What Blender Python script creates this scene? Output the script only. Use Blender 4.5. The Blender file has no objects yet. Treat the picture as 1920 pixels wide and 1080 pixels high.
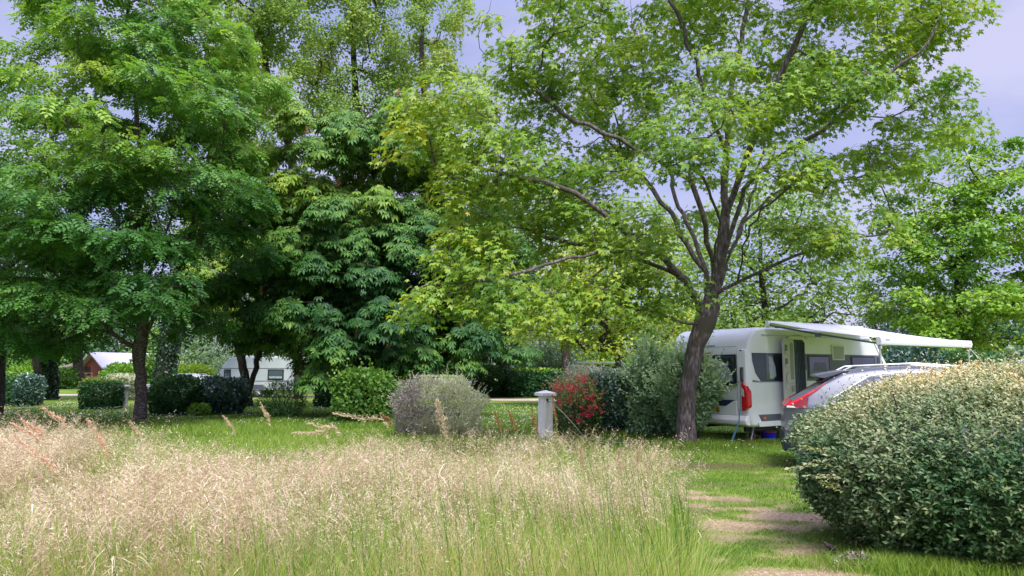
import bpy, bmesh, math, random
import numpy as np
from mathutils import Vector, Matrix
PI = math.pi
sc = bpy.context.scene
COL = sc.collection

# ---------------------------------------------------------------- camera
F = 1387.0
PITCH = math.atan(155 / F)
CAMZ = 1.6
cam_d = bpy.data.cameras.new('camera'); cam = bpy.data.objects.new('camera', cam_d); COL.objects.link(cam)
cam.location = (0, 0, CAMZ); cam.rotation_euler = (PI / 2 + PITCH, 0, 0)
cam_d.sensor_width = 36; cam_d.lens = F / 1920 * 36; cam_d.clip_start = 0.05; cam_d.clip_end = 3000
sc.camera = cam

# ---------------------------------------------------------------- sky, sun, exposure
SUN_EL, SUN_AZ = math.radians(55), math.radians(166)      # azimuth of the sun, clockwise from +Y
w = bpy.data.worlds.new('World'); sc.world = w; w.use_nodes = True
nt = w.node_tree; bgn = nt.nodes['Background']
sky = nt.nodes.new('ShaderNodeTexSky'); sky.sky_type = 'NISHITA'; sky.sun_disc = False
sky.sun_elevation = SUN_EL; sky.sun_rotation = SUN_AZ
sky.air_density = 1.0; sky.dust_density = 2.0
tc = nt.nodes.new('ShaderNodeTexCoord')
mp = nt.nodes.new('ShaderNodeMapping'); mp.inputs['Scale'].default_value = (1.2, 1.2, 3.5)
nz = nt.nodes.new('ShaderNodeTexNoise'); nz.inputs['Scale'].default_value = 2.8; nz.inputs['Detail'].default_value = 6; nz.inputs['Roughness'].default_value = 0.5
cr = nt.nodes.new('ShaderNodeValToRGB')
cr.color_ramp.elements[0].position = 0.36; cr.color_ramp.elements[0].color = (2.05, 2.3, 4.1, 1)
cr.color_ramp.elements[1].position = 0.68; cr.color_ramp.elements[1].color = (3.45, 3.35, 4.7, 1)
mx = nt.nodes.new('ShaderNodeMixRGB'); mx.inputs[0].default_value = 0.85
L = nt.links.new
L(tc.outputs['Generated'], mp.inputs[0]); L(mp.outputs[0], nz.inputs['Vector']); L(nz.outputs['Fac'], cr.inputs[0])
L(sky.outputs[0], mx.inputs[1]); L(cr.outputs[0], mx.inputs[2]); # an overcast sky is brighter towards the zenith
sxyz = nt.nodes.new('ShaderNodeSeparateXYZ'); mr = nt.nodes.new('ShaderNodeMapRange'); mr.inputs['From Min'].default_value = .45; mr.inputs['From Max'].default_value = 1; mr.inputs['To Min'].default_value = 1; mr.inputs['To Max'].default_value = 4.6
zm = nt.nodes.new('ShaderNodeVectorMath'); zm.operation = 'SCALE'; L(tc.outputs['Generated'], sxyz.inputs[0]); L(sxyz.outputs['Z'], mr.inputs['Value']); L(mx.outputs[0], zm.inputs[0]); L(mr.outputs[0], zm.inputs['Scale']); L(zm.outputs[0], bgn.inputs['Color'])
bgn.inputs['Strength'].default_value = 0.10
sd = bpy.data.lights.new('sun', 'SUN'); sun = bpy.data.objects.new('sun', sd); COL.objects.link(sun)
sd.energy = 2.5; sd.angle = math.radians(20); sd.color = (1.0, 0.96, 0.88)
sdir = Vector((math.sin(SUN_AZ) * math.cos(SUN_EL), math.cos(SUN_AZ) * math.cos(SUN_EL), math.sin(SUN_EL)))
sun.rotation_euler = sdir.to_track_quat('Z', 'Y').to_euler()
sc.view_settings.view_transform = 'Standard'; sc.view_settings.look = 'None'
sc.view_settings.exposure = 1.05; sc.view_settings.gamma = 1
sc.render.engine = 'CYCLES'
sc.cycles.max_bounces = 7; sc.cycles.diffuse_bounces = 5; sc.cycles.glossy_bounces = 2
sc.cycles.transmission_bounces = 4; sc.cycles.transparent_max_bounces = 4
sc.cycles.caustics_reflective = False; sc.cycles.caustics_refractive = False

# ---------------------------------------------------------------- pixel -> world
_fw = np.array([0, math.cos(PITCH), math.sin(PITCH)]); _up = np.array([0, -math.sin(PITCH), math.cos(PITCH)]); _rt = np.array([1.0, 0, 0])
def ray(px, py): return _fw + _rt * ((px - 960) / F) + _up * ((540 - py) / F)
def P(px, py, Y):
    r = ray(px, py); return np.array([0, 0, CAMZ]) + r * (Y / r[1])
def G(px, py, z=0.0):
    r = ray(px, py); return np.array([0, 0, CAMZ]) + r * ((z - CAMZ) / r[2])

# ---------------------------------------------------------------- objects
def tag(o, label=None, cat=None, group=None, kind=None):
    if label: o['label'] = label
    if cat: o['category'] = cat
    if group: o['group'] = group
    if kind: o['kind'] = kind
    return o
def empty(name, loc=(0, 0, 0), rz=0.0):
    o = bpy.data.objects.new(name, None); COL.objects.link(o)
    o.location = loc; o.rotation_euler = (0, 0, rz); o.empty_display_size = .2; return o
def add(name, me, parent=None):
    o = bpy.data.objects.new(name, me); COL.objects.link(o)
    if parent: o.parent = parent
    return o

def np_mesh(name, V, faces, mat, attrs=None, smooth=False, mats=None, midx=None):
    """faces: list of int arrays (n,k)"""
    me = bpy.data.meshes.new(name)
    V = np.ascontiguousarray(V, dtype=np.float32)
    faces = [np.asarray(f, dtype=np.int32) for f in faces if len(f)]
    loops = np.concatenate([f.ravel() for f in faces])
    tot = np.concatenate([np.full(len(f), f.shape[1], np.int32) for f in faces])
    st = np.concatenate([[0], np.cumsum(tot)[:-1]]).astype(np.int32)
    me.vertices.add(len(V)); me.vertices.foreach_set('co', V.ravel())
    me.loops.add(len(loops)); me.loops.foreach_set('vertex_index', loops)
    me.polygons.add(len(tot)); me.polygons.foreach_set('loop_start', st); me.polygons.foreach_set('loop_total', tot)
    if midx is not None: me.polygons.foreach_set('material_index', np.asarray(midx, np.int32))
    if smooth: me.polygons.foreach_set('use_smooth', np.ones(len(tot), bool))
    me.update(calc_edges=True)
    for k, a in (attrs or {}).items():
        at = me.attributes.new(k, 'FLOAT', 'POINT'); at.data.foreach_set('value', np.asarray(a, np.float32))
    for m in (mats or [mat]): me.materials.append(m)
    return me

# ---------------------------------------------------------------- noise
def vnoise(x, y, seed=0):
    x = np.asarray(x, float); y = np.asarray(y, float)
    xi = np.floor(x).astype(np.int64); yi = np.floor(y).astype(np.int64); fx = x - xi; fy = y - yi
    fx = fx * fx * (3 - 2 * fx); fy = fy * fy * (3 - 2 * fy)
    def h(a, b):
        n = (a * 374761393 + b * 668265263 + seed * 1274126177) & 0x7fffffff
        n = ((n ^ (n >> 13)) * 1274126177) & 0x7fffffff
        return ((n ^ (n >> 16)) & 0xffff) / 65535.0
    return (h(xi, yi) * (1 - fx) + h(xi + 1, yi) * fx) * (1 - fy) + (h(xi, yi + 1) * (1 - fx) + h(xi + 1, yi + 1) * fx) * fy
def fbm(x, y, seed=0, o=4):
    s = 0; a = .5; t = 0
    for i in range(o):
        s = s + a * vnoise(x * 2 ** i, y * 2 ** i, seed + i); t += a; a *= .5
    return s / t

# ---------------------------------------------------------------- materials
def nodes(m): return m.node_tree.nodes, m.node_tree.links
def pbr(name, col, rough=.6, metal=0, noise=0, nscale=8, bump=0, bscale=60, spec=.5, coat=0, emis=None, trans=0, alpha=1):
    m = bpy.data.materials.new(name); m.use_nodes = True; N, K = nodes(m); b = N['Principled BSDF']
    b.inputs['Base Color'].default_value = (*col, 1); b.inputs['Roughness'].default_value = rough; b.inputs['Metallic'].default_value = metal
    b.inputs['Specular IOR Level'].default_value = spec
    if coat: b.inputs['Coat Weight'].default_value = coat; b.inputs['Coat Roughness'].default_value = .05
    if trans: b.inputs['Transmission Weight'].default_value = trans
    if noise:
        t = N.new('ShaderNodeTexCoord'); n = N.new('ShaderNodeTexNoise'); n.inputs['Scale'].default_value = nscale; n.inputs['Detail'].default_value = 8
        r = N.new('ShaderNodeValToRGB'); a = [max(0, c * (1 - noise)) for c in col]; c2 = [min(1, c * (1 + noise)) for c in col]
        r.color_ramp.elements[0].color = (*a, 1); r.color_ramp.elements[1].color = (*c2, 1); r.color_ramp.elements[0].position = .3; r.color_ramp.elements[1].position = .7
        K.new(t.outputs['Object'], n.inputs['Vector']); K.new(n.outputs['Fac'], r.inputs[0]); K.new(r.outputs[0], b.inputs['Base Color'])
    if bump:
        t = N.new('ShaderNodeTexCoord'); n2 = N.new('ShaderNodeTexNoise'); n2.inputs['Scale'].default_value = bscale; n2.inputs['Detail'].default_value = 6
        bp = N.new('ShaderNodeBump'); bp.inputs['Strength'].default_value = bump; bp.inputs['Distance'].default_value = .01
        K.new(t.outputs['Object'], n2.inputs['Vector']); K.new(n2.outputs['Fac'], bp.inputs['Height']); K.new(bp.outputs[0], b.inputs['Normal'])
    return m
def ramp_node(N, stops):
    r = N.new('ShaderNodeValToRGB'); e = r.color_ramp.elements
    e[0].position, e[0].color = stops[0][0], (*stops[0][1], 1); e[1].position, e[1].color = stops[-1][0], (*stops[-1][1], 1)
    for p, c in stops[1:-1]:
        k = e.new(p); k.color = (*c, 1)
    return r
def leafmat(name, stops, trans=.3, rough=.45, spec=.4, tw=(1.25, 1.25, .6)):
    """colour from the point attribute 'tone' (each leaf has its own)"""
    m = bpy.data.materials.new(name); m.use_nodes = True; N, K = nodes(m); b = N['Principled BSDF']; out = N['Material Output']
    a = N.new('ShaderNodeAttribute'); a.attribute_name = 'tone'
    r = ramp_node(N, stops); K.new(a.outputs['Fac'], r.inputs[0]); K.new(r.outputs[0], b.inputs['Base Color'])
    b.inputs['Roughness'].default_value = rough; b.inputs['Specular IOR Level'].default_value = spec
    if trans:
        t = N.new('ShaderNodeBsdfTranslucent'); mu = N.new('ShaderNodeMixRGB'); mu.blend_type = 'MULTIPLY'; mu.inputs[0].default_value = 1; mu.inputs[2].default_value = (*tw, 1)
        K.new(r.outputs[0], mu.inputs[1]); K.new(mu.outputs[0], t.inputs[0])
        s = N.new('ShaderNodeMixShader'); s.inputs[0].default_value = trans; K.new(b.outputs[0], s.inputs[1]); K.new(t.outputs[0], s.inputs[2]); K.new(s.outputs[0], out.inputs[0])
    return m
def barkmat(name, c1, c2, c3, scale=7, stretch=.25, bump=.9, lichen=None):
    m = bpy.data.materials.new(name); m.use_nodes = True; N, K = nodes(m); b = N['Principled BSDF']; b.inputs['Roughness'].default_value = .9; b.inputs['Specular IOR Level'].default_value = .15
    t = N.new('ShaderNodeTexCoord'); mp = N.new('ShaderNodeMapping'); mp.inputs['Scale'].default_value = (1, 1, stretch)
    n = N.new('ShaderNodeTexNoise'); n.inputs['Scale'].default_value = scale * 3; n.inputs['Detail'].default_value = 9; n.inputs['Roughness'].default_value = .65
    n2 = N.new('ShaderNodeTexNoise'); n2.inputs['Scale'].default_value = 2.2; n2.inputs['Detail'].default_value = 5
    r = ramp_node(N, [(.3, c1), (.5, c2), (.72, c3)]); K.new(t.outputs['Object'], mp.inputs[0]); K.new(mp.outputs[0], n.inputs['Vector']); K.new(n.outputs['Fac'], r.inputs[0])
    K.new(t.outputs['Object'], n2.inputs['Vector'])
    col = r.outputs[0]
    if lichen:
        r2 = ramp_node(N, [(.5, (0, 0, 0)), (.62, (1, 1, 1))]); K.new(n2.outputs['Fac'], r2.inputs[0])
        mm = N.new('ShaderNodeMixRGB'); mm.inputs[2].default_value = (*lichen, 1); K.new(r2.outputs[0], mm.inputs[0]); K.new(col, mm.inputs[1]); col = mm.outputs[0]
    K.new(col, b.inputs['Base Color'])
    bp = N.new('ShaderNodeBump'); bp.inputs['Strength'].default_value = bump; bp.inputs['Distance'].default_value = .02
    K.new(n.outputs['Fac'], bp.inputs['Height']); K.new(bp.outputs[0], b.inputs['Normal'])
    return m

BARK = barkmat('maple_bark', (.025, .02, .022), (.12, .095, .10), (.33, .28, .28), lichen=(.085, .075, .06), bump=1)
BARKD = barkmat('dark_bark', (.018, .015, .014), (.05, .04, .036), (.12, .10, .09))
BARKC = barkmat('cherry_bark', (.035, .025, .03), (.11, .08, .085), (.30, .25, .25), scale=4, stretch=1.6)

# ---------------------------------------------------------------- leaf templates (x = along the leaf, y = across, z = normal)
def tpl_kite(w=.5, fold=.12, droop=.12, mid=.42):
    V = np.array([[0, 0, 0], [mid, w / 2, fold * w], [1, 0, -droop], [mid, -w / 2, fold * w]]); return V, np.array([[0, 1, 2], [0, 2, 3]])[:, ::-1]
def tpl_maple():
    V = [[0, 0, 0]]; Fq = []
    for ang, ln in ((0, 1), (52, .85), (-52, .85), (108, .5), (-108, .5)):
        a = math.radians(ang); h = math.radians(25)
        i = len(V)
        for aa, rr, zz in ((a - h, ln * .55, .04), (a, ln, -.16 * ln), (a + h, ln * .55, .04)):
            V.append([rr * math.cos(aa), rr * math.sin(aa), zz])
        Fq.append([0, i, i + 1, i + 2])
    V = np.array(V); V[:, 0] += .1; return V * .62, np.array(Fq)
def tpl_palmate():
    V = []; Fq = []
    for ang, ln in ((0, 1), (38, .95), (-38, .95), (78, .75), (-78, .75), (128, .48), (-128, .48)):
        a = math.radians(ang); c, s = math.cos(a), math.sin(a); i = len(V)
        for u, v, z in ((.04, 0, 0), (.62 * ln, .17 * ln, -.10), (ln, 0, -.42 * ln), (.62 * ln, -.17 * ln, -.10), (.6 * ln, 0, -.16)):
            V.append([u * c - v * s, u * s + v * c, z])
        Fq += [[i, i + 4, i + 1], [i + 4, i + 2, i + 1], [i, i + 3, i + 4], [i + 4, i + 3, i + 2]]
    return np.array(V), np.array(Fq)
def tpl_pinnate(k=4):
    V = []; Fq = []
    def lf(x, a, ln, z):
        c, s = math.cos(a), math.sin(a); i = len(V)
        for u, v, zz in ((0, 0, 0), (.45 * ln, .31 * ln, .01), (ln, 0, -.07), (.45 * ln, -.31 * ln, .01)):
            V.append([x + u * c - v * s, u * s + v * c, z + zz])
        Fq.append([i, i + 1, i + 2, i + 3])
    for j in range(k):
        x = .18 + .66 * j / (k - 1); z = -.28 * x * x; ln = .34 - .05 * abs(j - k * .4)
        lf(x, math.radians(62), ln, z); lf(x, math.radians(-62), ln, z)
    lf(.82, 0, .3, -.25); return np.array(V), np.array(Fq)
T_MAPLE, T_PALM, T_PINN, T_KITE = tpl_maple(), tpl_palmate(), tpl_pinnate(), tpl_kite()
LM_IVY = leafmat('ivy_leaf', [(0, (.012, .035, .02)), (.6, (.03, .08, .035)), (1, (.07, .14, .06))], .1)
T_WIDE = tpl_kite(.8, .1, .15); T_SLIM = tpl_kite(.26, .1, .2); T_LANCE = tpl_kite(.42, .12, .15); T_OVAL = tpl_kite(.5, .22, .1, .5)

def unit(a): return a / np.maximum(np.linalg.norm(a, axis=-1, keepdims=True), 1e-9)
def leaves(Pn, D, Nn, S, tpl, tone):
    """arrays -> (V, F, tone)"""
    T, Fq = tpl; D = unit(D); B = unit(np.cross(Nn, D)); Nn = np.cross(D, B)
    S = np.asarray(S).reshape(-1, 1, 1)
    V = Pn[:, None, :] + S * (T[None, :, 0:1] * D[:, None, :] + T[None, :, 1:2] * B[:, None, :] + T[None, :, 2:3] * Nn[:, None, :])
    n, k = len(Pn), len(T)
    Fa = (np.arange(n) * k)[:, None, None] + Fq[None]
    return V.reshape(-1, 3), Fa.reshape(-1, Fq.shape[1]), np.repeat(tone, k)
def merge(parts):
    V = []; Fd = {}; T = []; off = 0
    for v, f, t in parts:
        V.append(v); T.append(t); Fd.setdefault(f.shape[1], []).append(f + off); off += len(v)
    return np.concatenate(V), [np.concatenate(x) for x in Fd.values()], np.concatenate(T)
def leaf_obj(name, parts, mat, parent):
    V, Fs, T = merge(parts)
    if parent is not None: V = V - np.array(parent.location)
    return add(name, np_mesh(name, V, Fs, mat, {'tone': T}), parent)

# ---------------------------------------------------------------- tubes
def tube(pts, rad, k=6):
    pts = np.asarray(pts, float); n = len(pts)
    t = np.gradient(pts, axis=0); t = unit(t)
    ref = np.array([0, 0, 1.0]) if abs(t[0, 2]) < .8 else np.array([1.0, 0, 0])
    a0 = np.cross(t[0], ref); a = np.empty_like(t)
    for i in range(n):
        a0 = a0 - t[i] * (a0 @ t[i]); a0 = a0 / (math.sqrt(a0 @ a0) + 1e-9); a[i] = a0
    b = np.cross(t, a)
    th = np.arange(k) * 2 * PI / k
    V = pts[:, None, :] + np.asarray(rad).reshape(-1, 1, 1) * (np.cos(th)[None, :, None] * a[:, None, :] + np.sin(th)[None, :, None] * b[:, None, :])
    i = np.arange(n - 1)[:, None] * k; j = np.arange(k)[None, :]; j2 = (j + 1) % k
    Fq = np.stack([i + j, i + j2, i + k + j2, i + k + j], -1).reshape(-1, 4)
    return V.reshape(-1, 3), Fq
def tubes_mesh(name, tl, mat, origin=(0, 0, 0), smooth=True):
    V = []; Fq = []; off = 0
    for v, f in tl: V.append(v); Fq.append(f + off); off += len(v)
    return np_mesh(name, np.concatenate(V) - np.array(origin), [np.concatenate(Fq)], mat, smooth=smooth)

# ---------------------------------------------------------------- trees
class Tree:
    def __init__(s, seed): s.pos = []; s.par = []; s.tip = []; s.fix = []; s.rng = np.random.default_rng(seed)
    def node(s, p, par, fix=0): s.pos.append(np.asarray(p, float)); s.par.append(par); s.tip.append(0); s.fix.append(fix); return len(s.pos) - 1
    def path(s, pts, start=-1, step=.3, jit=.02, fix=None):
        pts = [np.asarray(p, float) for p in pts]
        if start >= 0: pts = [s.pos[start]] + pts
        # catmull-rom
        ids = []
        prev = start
        if start < 0: prev = s.node(pts[0], -1, fix[0] if fix else 0); ids.append(prev)
        for i in range(len(pts) - 1):
            p0, p1, p2, p3 = pts[max(i - 1, 0)], pts[i], pts[i + 1], pts[min(i + 2, len(pts) - 1)]
            n = max(1, int(np.linalg.norm(p2 - p1) / step))
            for q in range(1, n + 1):
                u = q / n
                p = .5 * (2 * p1 + (p2 - p0) * u + (2 * p0 - 5 * p1 + 4 * p2 - p3) * u * u + (3 * p1 - p0 - 3 * p2 + p3) * u ** 3)
                f = (fix[i] * (1 - u) + fix[i + 1] * u) if fix else 0
                prev = s.node(p + s.rng.normal(0, jit, 3), prev, f); ids.append(prev)
        return ids
    def nearest(s, p):
        A = np.array(s.pos); return int(np.argmin(np.linalg.norm(A - p, axis=1)))
    def attach(s, targets, step=.35, lift=.25, minz=0, droop=0.0):
        base = np.array(s.pos)
        d0 = np.array([np.min(np.linalg.norm(base - t, axis=1)) for t in targets])
        for ti in np.argsort(d0):
            t = targets[ti]; A = np.array(s.pos)
            dv = t - A; d = np.linalg.norm(dv, axis=1)
            cost = d * (1 + .9 * np.clip(-dv[:, 2] / (d + 1e-6), 0, 1)) + np.where(A[:, 2] < minz, 5, 0)
            k = int(np.argmin(cost)); a = s.pos[k]; dist = d[k]
            pd = a - s.pos[s.par[k]] if s.par[k] >= 0 else np.array([0, 0, 1.0]); pd = pd / (np.linalg.norm(pd) + 1e-9)
            c = a + pd * dist * .35 + np.array([0, 0, lift * dist * .3])
            n = max(2, int(dist / step)); prev = k
            for q in range(1, n + 1):
                u = q / n; p = (1 - u) ** 2 * a + 2 * u * (1 - u) * c + u * u * t
                if q < n: p = p + s.rng.normal(0, .03 * min(dist, 1.5), 3)
                prev = s.node(p, prev)
            s.tip[prev] = 1
    def mesh(s, r0, rmin=.006, expo=.5, sides=(10, 6, 4), mat=None, name='trunk', origin=(0, 0, 0), maxr=9):
        n = len(s.pos); cnt = np.array(s.tip, float)
        for i in range(n - 1, 0, -1):
            if s.par[i] >= 0: cnt[s.par[i]] += cnt[i]
        tot = max(cnt[0], 1); r = np.maximum(rmin, np.minimum(maxr, r0 * (cnt / tot) ** expo)); fx = np.array(s.fix); r = np.where(fx > 0, fx, r)
        s.rad = r
        best = {}
        for i in range(1, n):
            p = s.par[i]
            if p >= 0 and (p not in best or cnt[i] > cnt[best[p]]): best[p] = i
        tl = []
        starts = [0] + [i for i in range(1, n) if best.get(s.par[i]) != i]
        for st in starts:
            ch = [st]
            while ch[-1] in best: ch.append(best[ch[-1]])
            pts = [s.pos[i] for i in ch]; rr = [r[i] for i in ch]
            if s.par[st] >= 0: pts = [s.pos[s.par[st]]] + pts; rr = [min(r[s.par[st]] * .8, rr[0] * 1.35)] + rr
            if len(pts) < 2: continue
            rr[-1] *= .5
            R = max(rr); tl.append(tube(pts, rr, sides[0] if R > .06 else sides[1] if R > .02 else sides[2]))
        s.tl = tl
        return tubes_mesh(name, tl, mat, origin)

def blob_pts(blobs, n, rng, shell=.55):
    """blobs: (px,py,rx,ry,Y,rd[,weight]); samples in the ellipsoids, biased to their shells"""
    C = []; R = []; W = []
    for b in blobs:
        px, py, rx, ry, Y, rd = b[:6]; C.append(P(px, py, Y)); R.append([rx * Y / F, rd, ry * Y / F]); W.append(rx * ry * (b[6] if len(b) > 6 else 1))
    C = np.array(C); R = np.array(R); W = np.array(W, float); W /= W.sum()
    k = rng.choice(len(C), n, p=W); d = unit(rng.normal(0, 1, (n, 3))); rr = (shell + (1 - shell) * rng.random(n)) ** (1 / 1.5)
    return C[k] + d * R[k] * rr[:, None], C[k], d
def spread(pts, mind, *others):
    keep = []
    for i, p in enumerate(pts):
        if not keep or np.min(np.linalg.norm(pts[keep] - p, axis=1)) > mind: keep.append(i)
    return [a[keep] for a in (pts,) + others]

def cluster_leaves(C, O, n, R, size, tpl, rng, tone0, tvar=.12, flat=.35, dome=.5, tilt=.8, droop=.3, rv=.35, svar=.25, hnoise=.35):
    """n leaves round every cluster centre C, spread over a domed disc"""
    m = len(C) * n; ci = np.repeat(np.arange(len(C)), n)
    th = rng.random(m) * 2 * PI; Rr = np.asarray(R) * np.ones(len(C)); rr = np.sqrt(rng.random(m)); lo = np.stack([np.cos(th), np.sin(th), np.zeros(m)], 1)
    rad = (Rr[ci] * rr)[:, None]
    pos = C[ci] + lo * rad; pos[:, 2] += -dome * Rr[ci] * rr ** 2 + rng.normal(0, 1, m) * flat * Rr[ci]
    out = unit(lo * rr[:, None] + O[ci] * .6)
    Nn = unit(np.array([0, 0, 1.0]) + out * tilt + rng.normal(0, rv, (m, 3)))
    D = unit(out + rng.normal(0, .45, (m, 3)) + np.array([0, 0, -droop]))
    tn = np.clip(np.repeat(np.asarray(tone0) * np.ones(len(C)), n) + rng.normal(0, tvar, m), 0, 1)
    return leaves(pos, D, Nn, size * (1 + rng.normal(0, svar, m)).clip(.4, 1.8), tpl, tn)

def tree(name, label, cat, base, trunk, blobs, ncl, leafn, R, size, tpl, lmat, bmat, seed, r0, group=None, mind=.4, shell=.55, limbs=(), tone=(.3, .7),
         step=.35, dome=.5, flat=.3, tilt=.8, droop=.3, rmin=.006, minz=None, lift=.25, trunk_r=None, twigs=0, jit=.02, hue=None, rv=.35, sides=(10, 6, 4), sparse=None, expo=.56, ivy=0, boughs=None):
    rng = np.random.default_rng(seed)
    root = empty(name, tuple(base)); tag(root, label, cat, group)
    t = Tree(seed + 1); ids = t.path(trunk, step=.25 if step < .5 else .5, jit=jit, fix=trunk_r)
    for lb in limbs: t.path(lb[1:], start=t.nearest(lb[0]), step=.3, jit=.03)
    pts, cen, d = blob_pts(blobs, ncl * 3, rng, shell); pts, cen, d = spread(pts, mind, cen, d); pts, cen, d = pts[:ncl], cen[:ncl], d[:ncl]
    if boughs:      # leaf clusters gathered on the domed outside of separate boughs
        nb, br, sq = boughs; bp, bc, bd = blob_pts(blobs, nb * 6, rng, .6); bp, bc, bd = spread(bp, br * 1.25, bc, bd); bp, bd = bp[:nb], bd[:nb]
        m_ = max(4, int(ncl / len(bp))); j = np.repeat(np.arange(len(bp)), m_); dd_ = unit(rng.normal(0, 1, (len(j), 3)) * [1, 1, .8] + bd[j] * .9 + [0, 0, .35]); rr_ = (br * rng.uniform(.7, 1.25, len(bp)))[j]
        pts = bp[j] + dd_ * rr_[:, None] * [1, 1, sq]; d = unit(dd_ + bd[j]); cen = bp[j]
    ok = pts[:, 2] > .3; pts, cen, d = pts[ok], cen[ok], d[ok]
    if sparse is not None:
        ok = sparse(pts, rng); pts, cen, d = pts[ok], cen[ok], d[ok]
    t.attach(pts, step=step, minz=minz if minz is not None else trunk[-1][2] * .3, lift=lift)
    axis = np.array([trunk[-1][0], trunk[-1][1]])
    O = np.zeros_like(pts); O[:, :2] = pts[:, :2] - axis; O = unit(O + d * np.array([1, 1, .4]) * 1.5); O[:, 2] = 0
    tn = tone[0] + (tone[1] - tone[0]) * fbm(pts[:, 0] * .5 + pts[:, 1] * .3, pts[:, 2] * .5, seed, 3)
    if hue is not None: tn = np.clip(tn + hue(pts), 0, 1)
    me = t.mesh(r0, rmin=rmin, expo=expo, mat=bmat, origin=base, sides=sides)
    if twigs:
        tl = list(t.tl)
        for c in pts:
            for q in range(twigs):
                a = rng.random() * 2 * PI; v = np.array([math.cos(a), math.sin(a), rng.uniform(-.3, .5)]) * R * rng.uniform(.6, 1.1)
                tl.append(tube([c, c + v * .5 + rng.normal(0, .03, 3), c + v], [rmin * .9, rmin * .6, rmin * .35], 3))
        bpy.data.meshes.remove(me); me = tubes_mesh('trunk', tl, bmat, base)
    add('trunk', me, root)
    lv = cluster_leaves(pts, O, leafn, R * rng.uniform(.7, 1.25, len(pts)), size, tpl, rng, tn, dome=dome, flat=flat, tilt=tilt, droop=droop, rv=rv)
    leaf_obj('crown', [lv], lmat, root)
    if ivy:
        rr = np.array(t.rad)[ids]; A = np.array(t.pos)[ids]; k = rng.integers(0, max(2, int(len(ids) * ivy)), 5200); a = rng.random(5200) * 2 * PI; o = np.stack([np.cos(a), np.sin(a), np.zeros(5200)], 1)
        pp = A[k] + o * (rr[k] * rng.uniform(1.0, 1.45, 5200))[:, None] + np.stack([np.zeros(5200), np.zeros(5200), rng.uniform(-.25, .25, 5200)], 1)
        leaf_obj('ivy', [leaves(pp, rng.normal(0, .6, (5200, 3)) + [0, 0, -.6], unit(o + rng.normal(0, .5, o.shape)), np.full(5200, .15), T_WIDE, rng.random(5200) * .7)], LM_IVY, root)
    return root, t, pts

# ================================================================ SETTING
def dryness(x, y):
    """(dry straw patches, dark worn patches) on the mown ground"""
    d = np.zeros_like(x); k = np.zeros_like(x)
    for px, py, sx, sy, am in ((1262, 922, .6, .26, 1.5), (1318, 934, .5, .2, 1.5), (1335, 985, .5, .32, 1.4), (1405, 985, .6, .28, 1.4), (1480, 970, .6, .3, 1.3), (1340, 1005, .45, .18, 1.3), (1400, 955, .5, .2, 1.0), (1540, 985, .3, .25, 1.0), (1500, 1030, .35, .22, .75), (1440, 1045, .4, .2, .7), (1350, 1055, .3, .15, .5), (1290, 948, .4, .2, .8),
                               (1480, 1078, .6, .2, 1.6), (1365, 955, .5, .15, .6), (1475, 890, .3, .1, .5), (820, 838, 2.6, .5, .55), (1010, 845, 1.6, .6, .55), (1560, 1060, .3, .2, .6), (1160, 836, 1, .3, .4),
                               (560, 850, 1.5, .5, .3), (1420, 1010, .5, .12, .5), (960, 752, 3, .7, .9), (700, 748, 3, .5, .8), (200, 744, 2, .6, .8)):
        g = G(px, py); d = np.maximum(d, am * np.exp(-((x - g[0]) / sx) ** 2 - ((y - g[1]) / sy) ** 2))
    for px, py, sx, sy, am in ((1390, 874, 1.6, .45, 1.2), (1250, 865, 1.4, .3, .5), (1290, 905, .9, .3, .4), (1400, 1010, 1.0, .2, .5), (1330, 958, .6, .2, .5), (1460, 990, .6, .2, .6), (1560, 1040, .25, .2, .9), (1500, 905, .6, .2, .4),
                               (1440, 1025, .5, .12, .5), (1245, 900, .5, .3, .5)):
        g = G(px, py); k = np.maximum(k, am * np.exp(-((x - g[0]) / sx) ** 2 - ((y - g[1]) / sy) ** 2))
    n = fbm(x * 3.1, y * 3.1, 5, 5)
    n2 = fbm(x * 1.1 + 9, y * 1.6, 8, 4)
    d = np.clip((d * 1.5 - .35 + (n - .5) * 2.6), 0, 1) + np.clip(n2 - .60, 0, 1) * 1.6 * (y < 16)
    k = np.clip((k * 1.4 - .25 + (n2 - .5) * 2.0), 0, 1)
    return np.clip(d, 0, 1), k
def relief(x, y): return ((fbm(x * .7, y * .7, 3, 4) - .5) * .05 + (fbm(x * 4, y * 4, 4, 3) - .5) * .02) * np.clip((27 - y) / 5, 0, 1) * np.clip((13 - abs(x)) / 3, 0, 1)

xs = np.concatenate([[-900, -400, -200, -100, -60, -40, -28, -20, -16], np.arange(-13, 13.01, .1), [16, 20, 28, 40, 60, 100, 200, 400, 900]])
ys = np.concatenate([[-60, -20, -6, -2], np.arange(0, 28, .1), [30, 33, 37, 42, 50, 60, 80, 120, 200, 400, 1500]])
X, Y = np.meshgrid(xs, ys); Z = relief(X, Y)
nx, ny = len(xs), len(ys)
idx = (np.arange(ny - 1)[:, None] * nx + np.arange(nx - 1)[None, :]).ravel()
Fg = np.stack([idx, idx + 1, idx + nx + 1, idx + nx], 1)
dd, kk = dryness(X.ravel(), Y.ravel())
gm = bpy.data.materials.new('lawn_ground'); gm.use_nodes = True; N, K = nodes(gm); b = N['Principled BSDF']
b.inputs['Roughness'].default_value = .95; b.inputs['Specular IOR Level'].default_value = .1
t_ = N.new('ShaderNodeTexCoord'); n1 = N.new('ShaderNodeTexNoise'); n1.inputs['Scale'].default_value = .55; n1.inputs['Detail'].default_value = 8; n1.inputs['Roughness'].default_value = .7
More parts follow.
